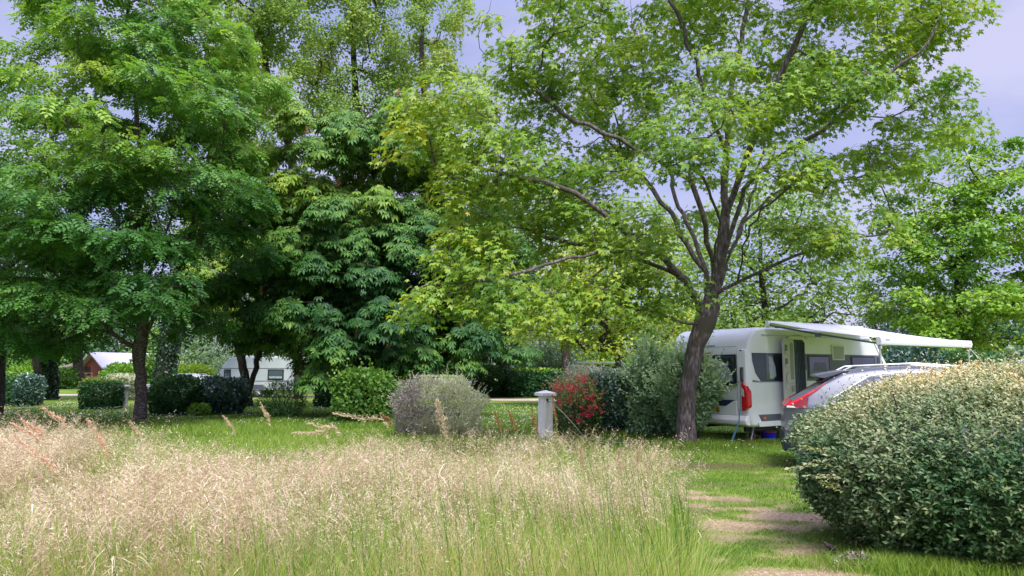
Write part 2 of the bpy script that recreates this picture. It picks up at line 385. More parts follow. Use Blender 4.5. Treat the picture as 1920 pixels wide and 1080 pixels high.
n2_ = N.new('ShaderNodeTexNoise'); n2_.inputs['Scale'].default_value = 26; n2_.inputs['Detail'].default_value = 8; n2_.inputs['Roughness'].default_value = .7
K.new(t_.outputs['Object'], n1.inputs['Vector']); K.new(t_.outputs['Object'], n2_.inputs['Vector'])
ra = ramp_node(N, [(.3, (.06, .13, .015)), (.5, (.13, .21, .025)), (.7, (.24, .27, .06))]); K.new(n1.outputs['Fac'], ra.inputs[0])
rb = ramp_node(N, [(.25, (.5, .55, .45)), (.75, (1.3, 1.25, 1.2))]); K.new(n2_.outputs['Fac'], rb.inputs[0])
m1 = N.new('ShaderNodeMixRGB'); m1.blend_type = 'MULTIPLY'; m1.inputs[0].default_value = 1; K.new(ra.outputs[0], m1.inputs[1]); K.new(rb.outputs[0], m1.inputs[2])
ad = N.new('ShaderNodeAttribute'); ad.attribute_name = 'dry'; ak = N.new('ShaderNodeAttribute'); ak.attribute_name = 'dark'
rd = ramp_node(N, [(.28, (.13, .09, .05)), (.45, (.27, .19, .12)), (.6, (.42, .30, .20)), (.78, (.62, .47, .34))]); K.new(n2_.outputs['Fac'], rd.inputs[0])
m2 = N.new('ShaderNodeMixRGB'); K.new(ad.outputs['Fac'], m2.inputs[0]); K.new(m1.outputs[0], m2.inputs[1]); K.new(rd.outputs[0], m2.inputs[2])
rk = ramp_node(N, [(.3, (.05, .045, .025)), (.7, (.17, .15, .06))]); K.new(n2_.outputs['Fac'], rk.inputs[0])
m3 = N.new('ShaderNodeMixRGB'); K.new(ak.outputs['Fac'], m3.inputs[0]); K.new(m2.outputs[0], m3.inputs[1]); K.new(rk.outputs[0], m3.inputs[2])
K.new(m3.outputs[0], b.inputs['Base Color'])
bp = N.new('ShaderNodeBump'); bp.inputs['Strength'].default_value = .8; bp.inputs['Distance'].default_value = .02; K.new(n2_.outputs['Fac'], bp.inputs['Height']); K.new(bp.outputs[0], b.inputs['Normal'])
ground = add('ground', np_mesh('ground', np.stack([X.ravel(), Y.ravel(), Z.ravel()], 1), [Fg], gm, {'dry': dd, 'dark': kk}, smooth=True))
tag(ground, kind='structure')

# gravel path crossing behind the pitches
GRAV = pbr('pale_gravel', (.50, .39, .33), .95, noise=.25, nscale=3, bump=.6, bscale=40, spec=.1)
pc = [(-60, 52), (-36, 50), (-24, 49), (-14, 47), (-6, 44), (0, 41.5), (6, 40), (14, 39), (26, 39), (60, 40)]
pv = []
for i in range(len(pc) - 1):
    for q in range(8):
        u = q / 8; s_ = u * u * (3 - 2 * u); pv.append((pc[i][0] * (1 - u) + pc[i + 1][0] * u, pc[i][1] * (1 - s_) + pc[i + 1][1] * s_))
pv = np.array(pv); jj = fbm(pv[:, 0] * .9, pv[:, 1], 7) - .5
Vp = []
for i, (x, y) in enumerate(pv): Vp += [(x, y - 1.5 + jj[i] * .7, .008), (x, y + 1.5 - jj[i] * .6, .008)]
n = len(pv); Fp = np.array([[2 * i, 2 * i + 2, 2 * i + 3, 2 * i + 1] for i in range(n - 1)])
tag(add('path', np_mesh('path', np.array(Vp), [Fp], GRAV)), kind='structure')
# ================================================================ TREES
LM_MAPLE = leafmat('maple_leaf', [(0, (.07, .18, .025)), (.3, (.16, .30, .035)), (.6, (.31, .41, .04)), (.85, (.48, .46, .045)), (1, (.55, .36, .06))], .36)
LM_ASH = leafmat('ash_leaf', [(0, (.035, .12, .03)), (.4, (.09, .23, .05)), (.75, (.19, .36, .06)), (1, (.33, .46, .07))], .34)
LM_CHES = leafmat('chestnut_leaf', [(0, (.022, .085, .025)), (.4, (.07, .18, .035)), (.75, (.17, .29, .035)), (1, (.32, .43, .04))], .2, rough=.5, spec=.25)
LM_LIGHT = leafmat('poplar_leaf', [(0, (.13, .25, .06)), (.5, (.24, .37, .08)), (.85, (.36, .45, .08)), (1, (.50, .42, .10))], .45)
LM_DARK = leafmat('dark_leaf', [(0, (0.020, 0.068, 0.027)), (.5, (0.047, 0.135, 0.041)), (1, (0.108, 0.230, 0.054))], .25)
LM_MID = leafmat('mid_leaf', [(0, (0.050, 0.138, 0.031)), (.5, (0.112, 0.237, 0.037)), (1, (0.237, 0.375, 0.050))], .3)
LM_BRIGHT = leafmat('bright_leaf', [(0, (0.044, 0.150, 0.019)), (.4, (0.112, 0.263, 0.025)), (.75, (0.237, 0.388, 0.031)), (1, (0.425, 0.488, 0.044))], .32)
LM_WILLOW = leafmat('willow_leaf', [(0, (0.081, 0.149, 0.081)), (.5, (0.172, 0.265, 0.138)), (1, (0.322, 0.414, 0.230))], .3)

# --- the large maple in front of the caravan
mb = G(1288, 836); MY = mb[1]
def M(px, py, dy=0): return P(px, py, MY + dy)
mtrunk = [mb + np.array([0, 0, -.1]), M(1286, 790), M(1289, 740), M(1297, 690), M(1306, 645), M(1322, 606), M(1334, 572)]
mrad = [.25, .195, .178, .178, .19, .235, .20]
mlimbs = [
    [M(1312, 625), M(1290, 606, -.2), M(1245, 592, -.6), M(1190, 576, -1.2), M(1120, 560, -1.8), M(1040, 545, -2.3)],
    [M(1322, 606), M(1308, 560, -.2), M(1275, 515, -.8), M(1225, 470, -1.3), M(1150, 415, -2), M(1080, 365, -2.4), M(985, 335, -2.8), M(900, 312, -3)],
    [M(1334, 572), M(1318, 510, .1), M(1285, 458, .3), M(1258, 400, .7), M(1205, 335, 1.1), M(1140, 262, 1.6), M(1060, 190, 2), M(990, 140, 2.2)],
    [M(1334, 572), M(1338, 500, -.3), M(1322, 425, -.7), M(1298, 345, -1.0), M(1262, 270, -1.5), M(1190, 190, -2), M(1110, 110, -2.6)],
    [M(1334, 572), M(1350, 500, .1), M(1357, 410, .1), M(1362, 310, .2), M(1366, 200, .4), M(1392, 60, .6), M(1420, -90, .8), M(1430, -220, .8)],
    [M(1350, 500, .1), M(1366, 440, -.2), M(1392, 380, -.4), M(1420, 330, -.8), M(1485, 280, -1.3), M(1570, 220, -1.8), M(1655, 150, -2.2), M(1745, 75, -2.6)],
    [M(1345, 540), M(1385, 440, .4), M(1432, 380, .9), M(1505, 325, 1.4), M(1600, 288, 1.8), M(1700, 265, 2.2), M(1790, 160, 2.5)],
    [M(1340, 560), M(1385, 528, -.4), M(1455, 495, -.9), M(1525, 468, -1.3), M(1600, 445, -1.6), M(1670, 440, -1.8)],
    [M(1322, 606), M(1372, 582, .5), M(1432, 562, 1.0), M(1500, 540, 1.4), M(1548, 490, 1.9), M(1610, 420, 2.4)],
    [M(1357, 410, .1), M(1398, 310, -.6), M(1440, 190, -1.0), M(1500, 70, -1.3), M(1560, -60, -1.6), M(1600, -180, -2)],
    [M(1340, 560), M(1300, 450, 1.0), M(1262, 350, 2.0), M(1240, 230, 2.8), M(1200, 110, 3.2), M(1170, -60, 3.6)],
    [M(1362, 310, .2), M(1330, 200, -.6), M(1290, 80, -1.2), M(1240, -50, -1.6), M(1200, -160, -1.8)],
    [M(1275, 515, -.8), M(1180, 480, -.9), M(1080, 455, -1.0), M(960, 425, -1.2), M(880, 380, -1.5)],
    [M(1225, 470, -1.3), M(1120, 470, -2.4), M(1020, 500, -3.0), M(900, 530, -3.4), M(820, 560, -3.6)],
    [M(1298, 345, -1.0), M(1180, 270, -1.2), M(1080, 225, -1.5), M(980, 150, -1.8), M(900, 95, -2)],
    [M(1338, 500, -.3), M(1345, 420, -1.4), M(1330, 350, -2.4), M(1300, 300, -3.2), M(1350, 240, -3.6)],
    [M(1385, 528, -.4), M(1400, 440, -1.6), M(1440, 380, -2.8), M(1500, 340, -3.6)],
    [M(1350, 500, .1), M(1400, 400, 1.6), M(1440, 250, 2.6), M(1480, 120, 3.4)],
]
mblobs = [  # px, py, rx, ry, Y, depth radius, weight
    (920, 60, 45, 30, MY - 2, .5, 1.6), (985, 115, 60, 50, MY - 2, 1, 1.3), (1070, 60, 90, 80, MY - 1.5, 1.6), (850, 200, 90, 55, MY - 2.5, 1.3, 1.2), (775, 175, 35, 30, MY - 2.8, .5, 1), (790, 260, 70, 45, MY - 2.7, 1, 1.2), (1000, 215, 100, 80, MY, 2),
    (920, 300, 110, 60, MY - 3, 1.2, 1.1), (850, 360, 60, 50, MY - 2.6, .9), (1010, 360, 110, 70, MY - 1, 1.6), (890, 455, 90, 45, MY - 3.2, 1, 1.1), (1000, 440, 120, 50, MY - 1.4, 1.6), (870, 535, 90, 40, MY - 3.5, .8, 1.5), (800, 555, 45, 25, MY - 3.6, .5, 1.8),
    (960, 570, 90, 40, MY - 3, 1, 1.2), (1060, 540, 90, 50, MY - 2.2, 1.2), (1120, 350, 120, 80, MY, 2), (1170, 200, 110, 90, MY + 1, 2.4), (1230, 80, 150, 80, MY + 1, 2.6), (1180, 440, 90, 45, MY - 1.8, 1, 1.3), (1240, 540, 75, 50, MY - 1.7, .6, 1.7), (1215, 585, 55, 25, MY - 1.7, .5, 1.3),
    (1300, 230, 100, 60, MY - 3, 1, 1.2), (1400, 160, 140, 90, MY - 2.2, 2), (1400, 20, 200, 80, MY, 3.4), (1330, 370, 90, 60, MY + 2.5, 1, .7), (1290, 290, 70, 40, MY - 3.6, .5, 1.3), (1560, 70, 140, 80, MY - 1, 3), (1650, 40, 110, 60, MY - .5, 2.2), (1760, 30, 70, 40, MY - 2, .8, 1.1),
    (1560, 190, 120, 60, MY - 2, 1.6), (1690, 120, 80, 45, MY - 1.8, 1.2), (1700, 250, 105, 55, MY - .5, 1.8, 1.4), (1790, 150, 45, 25, MY + 2.2, .7, 1.2), (1790, 235, 40, 40, MY + 2, .8, 1), (1600, 320, 130, 45, MY - .5, 1.8, 1.1), (1490, 300, 90, 50, MY - 3.4, .7, 1.0),
    (1580, 440, 100, 38, MY - 1.6, .8, 1.7), (1500, 425, 65, 30, MY - 1.2, .6, 1.3), (1680, 440, 35, 45, MY - 1.8, .6, 1.2), (1470, 200, 100, 80, MY + 3, 1.5, .8), (1150, 120, 100, 90, MY + 3, 1.6, .8),
    (1390, -110, 300, 90, MY, 3.8), (1080, -70, 130, 60, MY + .5, 2.5), (1680, -70, 130, 60, MY, 2.4), (1350, -230, 180, 70, MY, 3), (1100, 450, 60, 40, MY + 1.8, 1, .7), (1640, 370, 60, 35, MY + 1.2, 1.2, 1)]
def mhue(p):   # reddish-yellow young leaves at the outer left and top shoots
    sx = 960 + F * p[:, 0] / p[:, 1]; sy = 695 - F * (p[:, 2] - CAMZ) / p[:, 1]
    return np.clip((1040 - sx) / 330, 0, 1) * .30 * np.clip((560 - sy) / 300, .2, 1) + np.clip((160 - sy) / 400, 0, 1) * .12 - np.clip((sx - 1150) / 500, 0, 1) * .06
maple, mt, mp_ = tree('maple_tree', 'large spreading maple with leaning grey trunk and open yellow-green crown, in front of the caravan', 'tree', mb, mtrunk, mblobs, 660, 92, .45, .142, T_MAPLE, LM_MAPLE, BARK, 11, .215,
     mind=.33, shell=.35, expo=.56, limbs=mlimbs, tone=(.12, .66), dome=.55, flat=.22, tilt=1.0, droop=.55, trunk_r=mrad, twigs=2, hue=mhue, minz=3.0, jit=.012, rmin=.0075)

def G0(px, py): g = G(px, py); g[2] = 0; return g
def gen(name, label, base_px, Yb, top_px, blobs, ncl, leafn, R, size, tpl, lm, bm, seed, r0, group=None, stems=None, cat='tree', **kw):
    b = G0(*base_px) if Yb is None else np.array([P(base_px[0], 700, Yb)[0], Yb, 0.0])
    Yt = b[1]
    tr = [b + np.array([0, 0, -.1])] + [P(px, py, Yt + (q[0] if q else 0)) for px, py, *q in top_px]
    return tree(name, label, cat, b, tr, blobs, ncl, leafn, R, size, tpl, lm, bm, seed, r0, group, **kw)

# --- ash-like tree at the left
ab = G0(263, 795); AY = ab[1]
ablobs = [(255, 75, 150, 80, AY, 2.8), (165, 150, 90, 60, AY, 2.2), (370, 140, 100, 110, AY, 2.5), (75, 285, 110, 75, AY - .5, 2.4), (250, 250, 180, 100, AY - 1.5, 3), (400, 300, 80, 90, AY, 2.2), (130, 390, 150, 90, AY - 1.5, 3), (340, 400, 120, 80, AY - 1, 2.6),
          (40, 480, 110, 90, AY - 1, 2.6), (200, 490, 130, 70, AY - 2.5, 1.8), (380, 480, 80, 60, AY, 1.8), (80, 575, 110, 55, AY - 1.5, 2), (200, 570, 110, 40, AY - 2, 1.5), (350, 560, 70, 50, AY + 1, 1.6), (20, 630, 60, 25, AY - 2, 1.3, 1), 
          (230, 545, 60, 30, AY - 3.2, .5, 2), (260, -50, 110, 60, AY, 2.2), (440, 400, 50, 60, AY + .5, 1.4), (-40, 430, 90, 130, AY, 2.5, .7), (100, 330, 90, 30, AY - 3, .8, 1.4), (330, 330, 90, 30, AY - 3, .8, 1.2)]
def Aq(px, py, dy=0): return P(px, py, AY + dy)
alimbs = [[Aq(263, 660), Aq(232, 640, -.3), Aq(200, 612, -.7), Aq(150, 560, -1), Aq(90, 500, -1.4)], [Aq(263, 640), Aq(290, 590, .1), Aq(320, 520, .2), Aq(360, 420, .3), Aq(400, 300, .4)],
          [Aq(260, 600), Aq(250, 450), Aq(262, 330), Aq(255, 200, -.2), Aq(240, 60)], [Aq(262, 560), Aq(300, 470, -.6), Aq(330, 380, -1)], [Aq(258, 480), Aq(200, 380, -.8), Aq(140, 280, -1.4), Aq(110, 180, -1.6)],
          [Aq(260, 620), Aq(230, 520, .9), Aq(160, 420, 1.8), Aq(60, 330, 2)], [Aq(262, 330), Aq(320, 230, .5), Aq(360, 120, .6)]]
ash, _, _ = tree('ash_tree', 'tall ash with feathery dark green leaves and a straight rough trunk at the left', 'tree', ab, [ab + np.array([0, 0, -.1]), Aq(264, 740), Aq(262, 690), Aq(262, 655), Aq(268, 610), Aq(262, 560), Aq(256, 480)], ablobs, 1000, 28, .52, .36, T_PINN, LM_ASH, BARKC, 21, .19,
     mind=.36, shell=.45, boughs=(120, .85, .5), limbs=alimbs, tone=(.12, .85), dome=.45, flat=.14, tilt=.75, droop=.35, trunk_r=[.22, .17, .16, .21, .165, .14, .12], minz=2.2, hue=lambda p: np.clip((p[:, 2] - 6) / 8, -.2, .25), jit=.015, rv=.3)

# --- horse chestnut, the big dark dome
CY = 27.0
cb = np.array([P(742, 700, CY)[0], CY, 0.0])
cblobs = [(690, 290, 130, 75, CY, 2.4), (590, 330, 80, 80, CY - .5, 2), (640, 400, 120, 80, CY - 1.5, 2), (800, 350, 90, 100, CY, 2.2), (540, 470, 80, 70, CY - .5, 2), (660, 480, 130, 60, CY - 2, 1.5), (810, 480, 100, 80, CY - .5, 2), (520, 570, 70, 60, CY - .2, 1.8),
          (620, 570, 110, 50, CY - 2.4, 1.2), (760, 570, 120, 60, CY - 2, 1.6), (585, 650, 55, 40, CY - 1.6, 1.4), (680, 640, 110, 40, CY - 2.2, 1.2), (820, 630, 90, 45, CY - 1, 1.6), (740, 400, 70, 50, CY - 2.2, 1), (700, 540, 180, 150, CY + 1.5, 1.4, .6), (640, 265, 80, 50, CY - .3, 1.8), (745, 260, 80, 45, CY, 2), (570, 400, 75, 60, CY - .6, 1.8), (600, 700, 60, 25, CY - 2, 1, 1.4), (505, 500, 60, 60, CY - .8, 1.8), (470, 570, 55, 45, CY - .3, 1.6), (520, 430, 50, 50, CY - .5, 1.6), (700, 690, 90, 22, CY - 2, 1), (820, 690, 70, 20, CY - 1, 1.2)]
chest, ct, cp_ = tree('horse_chestnut_tree', 'big dense horse chestnut, a dark dome of fan-shaped leaves reaching almost to the lawn', 'tree', cb, [cb, P(742, 700, CY), P(740, 640, CY), P(725, 540, CY), P(710, 420, CY), P(700, 320, CY)], cblobs, 1750, 26, .46, .215, T_PALM, LM_CHES, BARKD, 31, .28,
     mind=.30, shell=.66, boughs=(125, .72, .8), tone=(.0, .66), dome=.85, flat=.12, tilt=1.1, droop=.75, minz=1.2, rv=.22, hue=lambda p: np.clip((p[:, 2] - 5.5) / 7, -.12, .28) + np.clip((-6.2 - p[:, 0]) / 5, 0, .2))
rng = np.random.default_rng(5); SP = pbr('withered_flower', (.42, .22, .13), .8, noise=.3, nscale=40)
front = cp_[(cp_[:, 1] < CY - .3)]
for i in rng.choice(len(front), 26, replace=False):
    c = front[i] + np.array([0, -.25, .12]); parts = []
    m = 90; z = rng.random(m); a = rng.random(m) * 2 * PI; r = (.055 * (1 - z * .8))
    pp = c + np.stack([np.cos(a) * r, np.sin(a) * r, z * .26], 1); parts.append(leaves(pp, rng.normal(0, 1, (m, 3)), rng.normal(0, 1, (m, 3)), np.full(m, .035), T_WIDE, rng.random(m)))
    leaf_obj('flower_spike', parts, SP, chest)

# --- smaller chestnut with the forked trunk, left of the dome
vb = G0(465, 762); VY = vb[1]
v_root, vt, _ = tree('horse_chestnut_tree', 'smaller horse chestnut on a trunk forked into a V, before the pale far caravan', 'tree', vb, [vb + np.array([0, 0, -.1]), P(463, 735, VY), P(458, 700, VY), P(448, 655, VY), P(440, 610, VY), P(440, 560, VY)],
     [(440, 520, 75, 60, VY, 1.8), (410, 570, 50, 45, VY, 1.5), (490, 570, 70, 60, VY + .5, 1.8), (530, 605, 60, 35, VY, 1.5), (450, 590, 60, 22, VY - 1, 1), (500, 480, 60, 60, VY + .5, 1.5), (600, 590, 60, 60, VY + 1, 1.5, .6)], 210, 20, .6, .27, T_PALM, LM_CHES, BARKD, 41, .16,
     limbs=[[P(463, 742, VY), P(472, 715, VY), P(480, 690, VY), P(488, 650, VY), P(500, 600, VY), P(510, 540, VY)]], mind=.45, boughs=(34, .7, .7), tone=(.5, 1), dome=.8, flat=.12, tilt=1.1, droop=.7, minz=2.6, trunk_r=[.26, .2, .19, .17, .15, .12], rv=.22)
# --- chestnut behind the maple's left boughs
hb = G0(946, 741); HY = hb[1]
tree('horse_chestnut_tree', 'horse chestnut with an ivied trunk by the path, hanging behind the left maple boughs', 'tree', hb, [hb + np.array([0, 0, -.1]), P(948, 715, HY), P(950, 680, HY), P(938, 640, HY), P(930, 580, HY), P(920, 500, HY)],
     [(900, 440, 80, 60, HY - 4, 3), (870, 540, 80, 60, HY - 6, 3), (930, 560, 70, 60, HY - 5, 3), (900, 620, 75, 40, HY - 6, 2.5), (955, 640, 40, 35, HY - 6, 2), (960, 480, 50, 50, HY - 2, 3), (850, 660, 60, 25, HY - 7, 2)], 230, 20, .8, .36, T_PALM, LM_CHES, BARKD, 43, .34,
     mind=.6, tone=(.05, .6), dome=.8, flat=.12, tilt=1.1, droop=.75, minz=3, step=.5, ivy=.6, limbs=[[P(950, 690, HY), P(925, 660, HY - .5), P(905, 620, HY - 1), P(880, 560, HY - 2)]], rv=.22)

# --- tall airy poplars behind
def poplar(seed, base, top, blobs, label, ncl=420, r0=.26, group='tall airy poplars behind the chestnut', ivy=0):
    return gen('poplar_tree', label, base[:2], base[2], top, blobs, int(ncl * 1.5), 50, .50, .165, T_WIDE, LM_LIGHT, BARKD, seed, r0, group, mind=.5, shell=.25, boughs=(int(ncl / 5), .75, 1.2), tone=(.15, .95), dome=.3, flat=.5, tilt=.9, droop=.6, step=.6, lift=.7, rmin=.009, expo=.66, ivy=ivy, rv=.6, sides=(8, 5, 3))
poplar(51, (300, 700, 40), [(310, 690), (322, 620), (335, 560), (352, 480), (380, 380), (405, 260), (420, 120), (430, 0)], [(400, 100, 90, 140, 40, 3), (440, 240, 90, 110, 40, 3), (380, 350, 100, 90, 40, 3), (470, 20, 70, 100, 40, 3), (420, 440, 80, 60, 40, 2.5, .7), (440, -90, 80, 70, 40, 3)], 'tall airy tree on a leaning ivy-covered trunk just right of the ash', ncl=430, r0=.42, ivy=.5)
poplar(52, (560, 700, 43), [(560, 640), (555, 520), (545, 400), (548, 300), (525, 220), (500, 130), (480, 20)], [(540, 130, 90, 120, 43, 3), (500, 230, 70, 80, 43, 3), (580, 30, 80, 100, 43, 3), (560, -90, 80, 80, 43, 3), (600, 210, 70, 60, 43, 2.5, .8)], 'tall airy tree rising behind the left shoulder of the big dome', ncl=380)
poplar(53, (700, 700, 45), [(700, 620), (690, 500), (680, 380), (672, 260), (665, 140), (660, 0)], [(660, 100, 80, 130, 45, 3), (690, 200, 80, 60, 45, 3), (640, -20, 90, 80, 45, 3), (740, 60, 60, 110, 45, 3), (690, -110, 80, 60, 45, 3)], 'tall airy tree standing straight behind the top of the big dome', ncl=380)
poplar(54, (850, 700, 46), [(850, 600), (835, 480), (815, 350), (800, 220), (790, 100), (800, -20)], [(790, 120, 70, 110, 46, 3), (840, 200, 60, 90, 46, 3, .7), (820, 30, 60, 90, 46, 3, .7), (780, 230, 60, 50, 46, 2.5), (800, -80, 60, 60, 46, 3)], 'tall thin airy tree, rightmost of those behind the chestnut', ncl=270)

# --- trees further back at the left edge
gen('ivy_tree', 'dark multi-stemmed tree with ivied trunks between the left hedge and the red cabin', (88, 749), None, [(92, 700), (84, 650), (75, 600), (70, 540)], [(80, 540, 90, 60, 40, 2.5), (40, 470, 100, 80, 41, 3), (100, 570, 60, 40, 39, 2), (30, 610, 60, 25, 39, 2), (150, 500, 80, 90, 42, 3)], 240, 34, .8, .22, T_WIDE, LM_DARK, BARKD, 61, .38,
    mind=.6, tone=(.3, .9), step=.5, minz=2.5, stems=None, trunk_r=[.42, .36, .34, .3, .26], ivy=1, limbs=[[np.array([G0(88, 749)[0] - .3, G0(88, 749)[1], .1]), P(70, 700, 39.7), P(66, 640, 39.7)], [np.array([G0(88, 749)[0] + .5, G0(88, 749)[1], .1]), P(104, 700, 41), P(108, 640, 41)]])
gen('dark_tree', 'tree with a dark trunk cut by the left edge of the photo', (-6, 778), None, [(-4, 740), (-2, 690), (-4, 620), (-10, 520)], [(-60, 480, 90, 120, 26, 2.5), (-30, 600, 60, 60, 26, 2), (-60, 400, 90, 80, 26, 2.5)], 180, 34, .6, .16, T_WIDE, LM_DARK, BARKD, 62, .2, mind=.5, tone=(.3, .9), step=.5, minz=2)
gen('slim_tree', 'slim brown-trunked tree on the far lawn in front of the red cabin', (147, 729), None, [(147, 700), (146, 670), (148, 630), (150, 580)], [(150, 600, 60, 40, 64, 3), (150, 540, 80, 40, 64, 3), (210, 530, 80, 50, 66, 4)], 90, 30, 1.0, .3, T_WIDE, LM_MID, BARKD, 63, .42, mind=.9, tone=(.3, 1), step=.8, minz=3)

# --- yellow-green tree with dark trunk behind the flowering bushes
gen('field_maple_tree', 'smaller field maple with a short dark trunk rising behind the rose and oleander bushes', (1163, 752), None, [(1163, 700), (1160, 655), (1158, 610), (1165, 560), (1170, 500)], [(1150, 560, 130, 60, 33, 2.6), (1080, 600, 80, 45, 33, 2.2), (1240, 600, 80, 45, 33, 2.2), (1160, 480, 110, 60, 34, 2.6), (1080, 520, 60, 50, 34, 2.4), (1170, 640, 110, 22, 32, 2, .7), (1000, 610, 50, 35, 34, 2)], 330, 40, .6, .17, T_WIDE, LM_MAPLE, BARKD, 64, .24,
    mind=.5, tone=(.3, .8), step=.5, minz=1.9, dome=.4, flat=.25, limbs=[[P(1160, 655, 33), P(1140, 640, 32.6), P(1120, 630, 32)], [P(1160, 665, 33), P(1190, 650, 33.4), P(1220, 645, 34)]], trunk_r=None)
# --- light airy trees behind the maple
gen('light_tree', 'pale airy tree filling the view between the maple limbs, behind the caravan roof', (1440, 730), 46, [(1440, 640), (1430, 540), (1425, 440), (1420, 360)], [(1420, 420, 110, 80, 46, 3), (1350, 520, 100, 60, 46, 3), (1480, 540, 110, 60, 46, 3), (1560, 500, 70, 60, 46, 3), (1500, 400, 80, 60, 46, 3), (1540, 595, 60, 22, 45, 2), (1340, 600, 90, 30, 45, 2.5), (1440, 600, 90, 25, 45, 2.5)], 400, 34, .9, .24, T_WIDE, LM_LIGHT, BARKD, 65, .3, mind=.75, tone=(.1, .7), step=.7, minz=2.5, rv=.5)
gen('light_tree', 'pale airy tree seen low behind the left half of the maple crown', (1060, 730), 50, [(1060, 640), (1055, 540), (1050, 450), (1040, 380)], [(1040, 420, 110, 70, 50, 3), (980, 500, 90, 60, 50, 3), (1100, 500, 90, 60, 50, 3), (1180, 420, 90, 60, 50, 3), (1250, 470, 80, 50, 50, 3), (960, 380, 60, 50, 50, 3)], 320, 34, 1.0, .27, T_WIDE, LM_LIGHT, BARKD, 66, .3, mind=.8, tone=(.2, .8), step=.7, minz=2.5, rv=.5)
# --- right background tree
RY = 38
gen('hornbeam_tree', 'tall dense bright green hornbeam with pointed top sprays at the right behind the awning', (1800, 740), RY, [(1800, 640), (1798, 540), (1795, 440), (1790, 340)], [(1830, 290, 22, 45, RY, 1), (1868, 325, 22, 50, RY, 1), (1790, 330, 45, 50, RY, 1.6), (1740, 380, 60, 60, RY, 2.2), (1850, 400, 70, 70, RY, 2.4), (1910, 380, 50, 60, RY, 2), (1700, 460, 60, 60, RY, 2.4), (1790, 470, 80, 60, RY - 2, 2),
     (1880, 490, 70, 60, RY, 2.4), (1690, 560, 60, 50, RY, 2), (1780, 570, 90, 50, RY - 2.5, 2), (1870, 600, 60, 45, RY - 1, 2), (1760, 640, 90, 30, RY - 2.5, 1.5), (1860, 660, 50, 22, RY - 2, 1.4), (1950, 560, 50, 90, RY, 2), (1980, 430, 50, 60, RY, 2), (1790, 520, 110, 130, RY + 1.5, 2, .6), (1828, 262, 12, 22, RY, .5, 3), (1896, 300, 14, 30, RY, .6, 2), (1775, 290, 18, 30, RY, .8, 1.5), (1720, 330, 20, 30, RY, 1, 1.2), (1690, 520, 70, 60, RY, 2)], 860, 50, .62, .19, T_WIDE, LM_BRIGHT, BARKD, 67, .3,
     mind=.44, shell=.5, boughs=(130, .8, .7), tone=(.2, 1), step=.6, minz=1.5, dome=.35, flat=.2, tilt=.7, lift=.6)
gen('spruce_tree', 'dark drooping conifer squeezed between the pale tree and the bright hornbeam', (1640, 740), 50, [(1640, 680), (1641, 600), (1642, 520)], [(1640, 560, 18, 30, 50, 1), (1640, 610, 34, 30, 50, 1.4), (1640, 655, 45, 22, 50, 1.8)], 120, 40, .7, .22, T_SLIM, leafmat('spruce', [(0, (.01, .03, .03)), (1, (.03, .07, .06))], .1), BARKD, 68, .2, mind=.5, tone=(.1, .9), step=.5, minz=1, dome=.8, droop=1)

# --- far belt of trees that closes the view at ground level
rngb = np.random.default_rng(77)
far = [(-120, 70, 120, 420, LM_MID), (20, 84, 90, 560, LM_BRIGHT), (130, 92, 80, 500, LM_MID), (230, 88, 80, 540, LM_DARK), (330, 80, 70, 570, LM_MID), (410, 66, 70, 590, LM_WILLOW), (520, 90, 90, 480, LM_MID), (640, 95, 90, 520, LM_DARK), (750, 84, 80, 560, LM_MID),
       (850, 90, 80, 560, LM_DARK), (1010, 60, 80, 585, LM_WILLOW), (1100, 85, 90, 540, LM_BRIGHT), (1210, 80, 80, 560, LM_BRIGHT), (1310, 76, 80, 560, LM_MID), (1400, 78, 80, 560, LM_MID), (1490, 80, 70, 560, LM_MID), (1690, 84, 60, 560, LM_DARK), (1790, 86, 80, 520, LM_DARK), (1900, 80, 80, 520, LM_MID), (2010, 70, 90, 480, LM_DARK), (-10, 74, 60, 600, LM_MID)]
adj = {id(LM_MID): 'mid green', id(LM_BRIGHT): 'bright yellow-green', id(LM_DARK): 'dark green', id(LM_WILLOW): 'grey-green willowy'}
spots = ['beyond the left edge of the far lawn', 'behind the left hedge', 'behind the tan awning of the cabin', 'behind the white roof of the cabin', 'just right of the ash trunk', 'left of the far caravan', 'behind the far caravan', 'behind the left part of the chestnut dome', 'behind the chestnut trunk',
         'behind the blue-doored chalet', 'left of the low wooden shed', 'above the low wooden shed', 'behind the red rose bushes', 'behind the olive-leaved shrub', 'behind the caravan roof', 'behind the awning case', 'behind the front of the awning', 'right behind the awning leg', 'above the satellite dish', 'outside the right edge', 'left of the ivied stems']
for i, (px, Yf, rw, topy, lm) in enumerate(far):
    cy = (topy + 715) / 2; ry = (715 - topy) / 2
    bl = [(px, cy, rw * .8, ry, Yf, 4), (px - rw * .5, cy + ry * .3, rw * .6, ry * .7, Yf, 3), (px + rw * .5, cy + ry * .25, rw * .6, ry * .7, Yf, 3)]
    gen('background_tree', 'distant %s tree %s' % (adj[id(lm)], spots[i]), (px, 720), Yf, [(px, 690), (px + 3, cy), (px, cy - ry * .6)], bl, int(190 + ry * .5), 34, 1.2, .34, T_WIDE if lm is not LM_WILLOW else T_SLIM, lm, BARKD, 800 + i, .3,
        group='background trees closing the view', mind=.9, shell=.3, tone=(.1, .9), step=1.2, minz=1, dome=.4, flat=.3, rmin=.02, sides=(6, 4, 3))
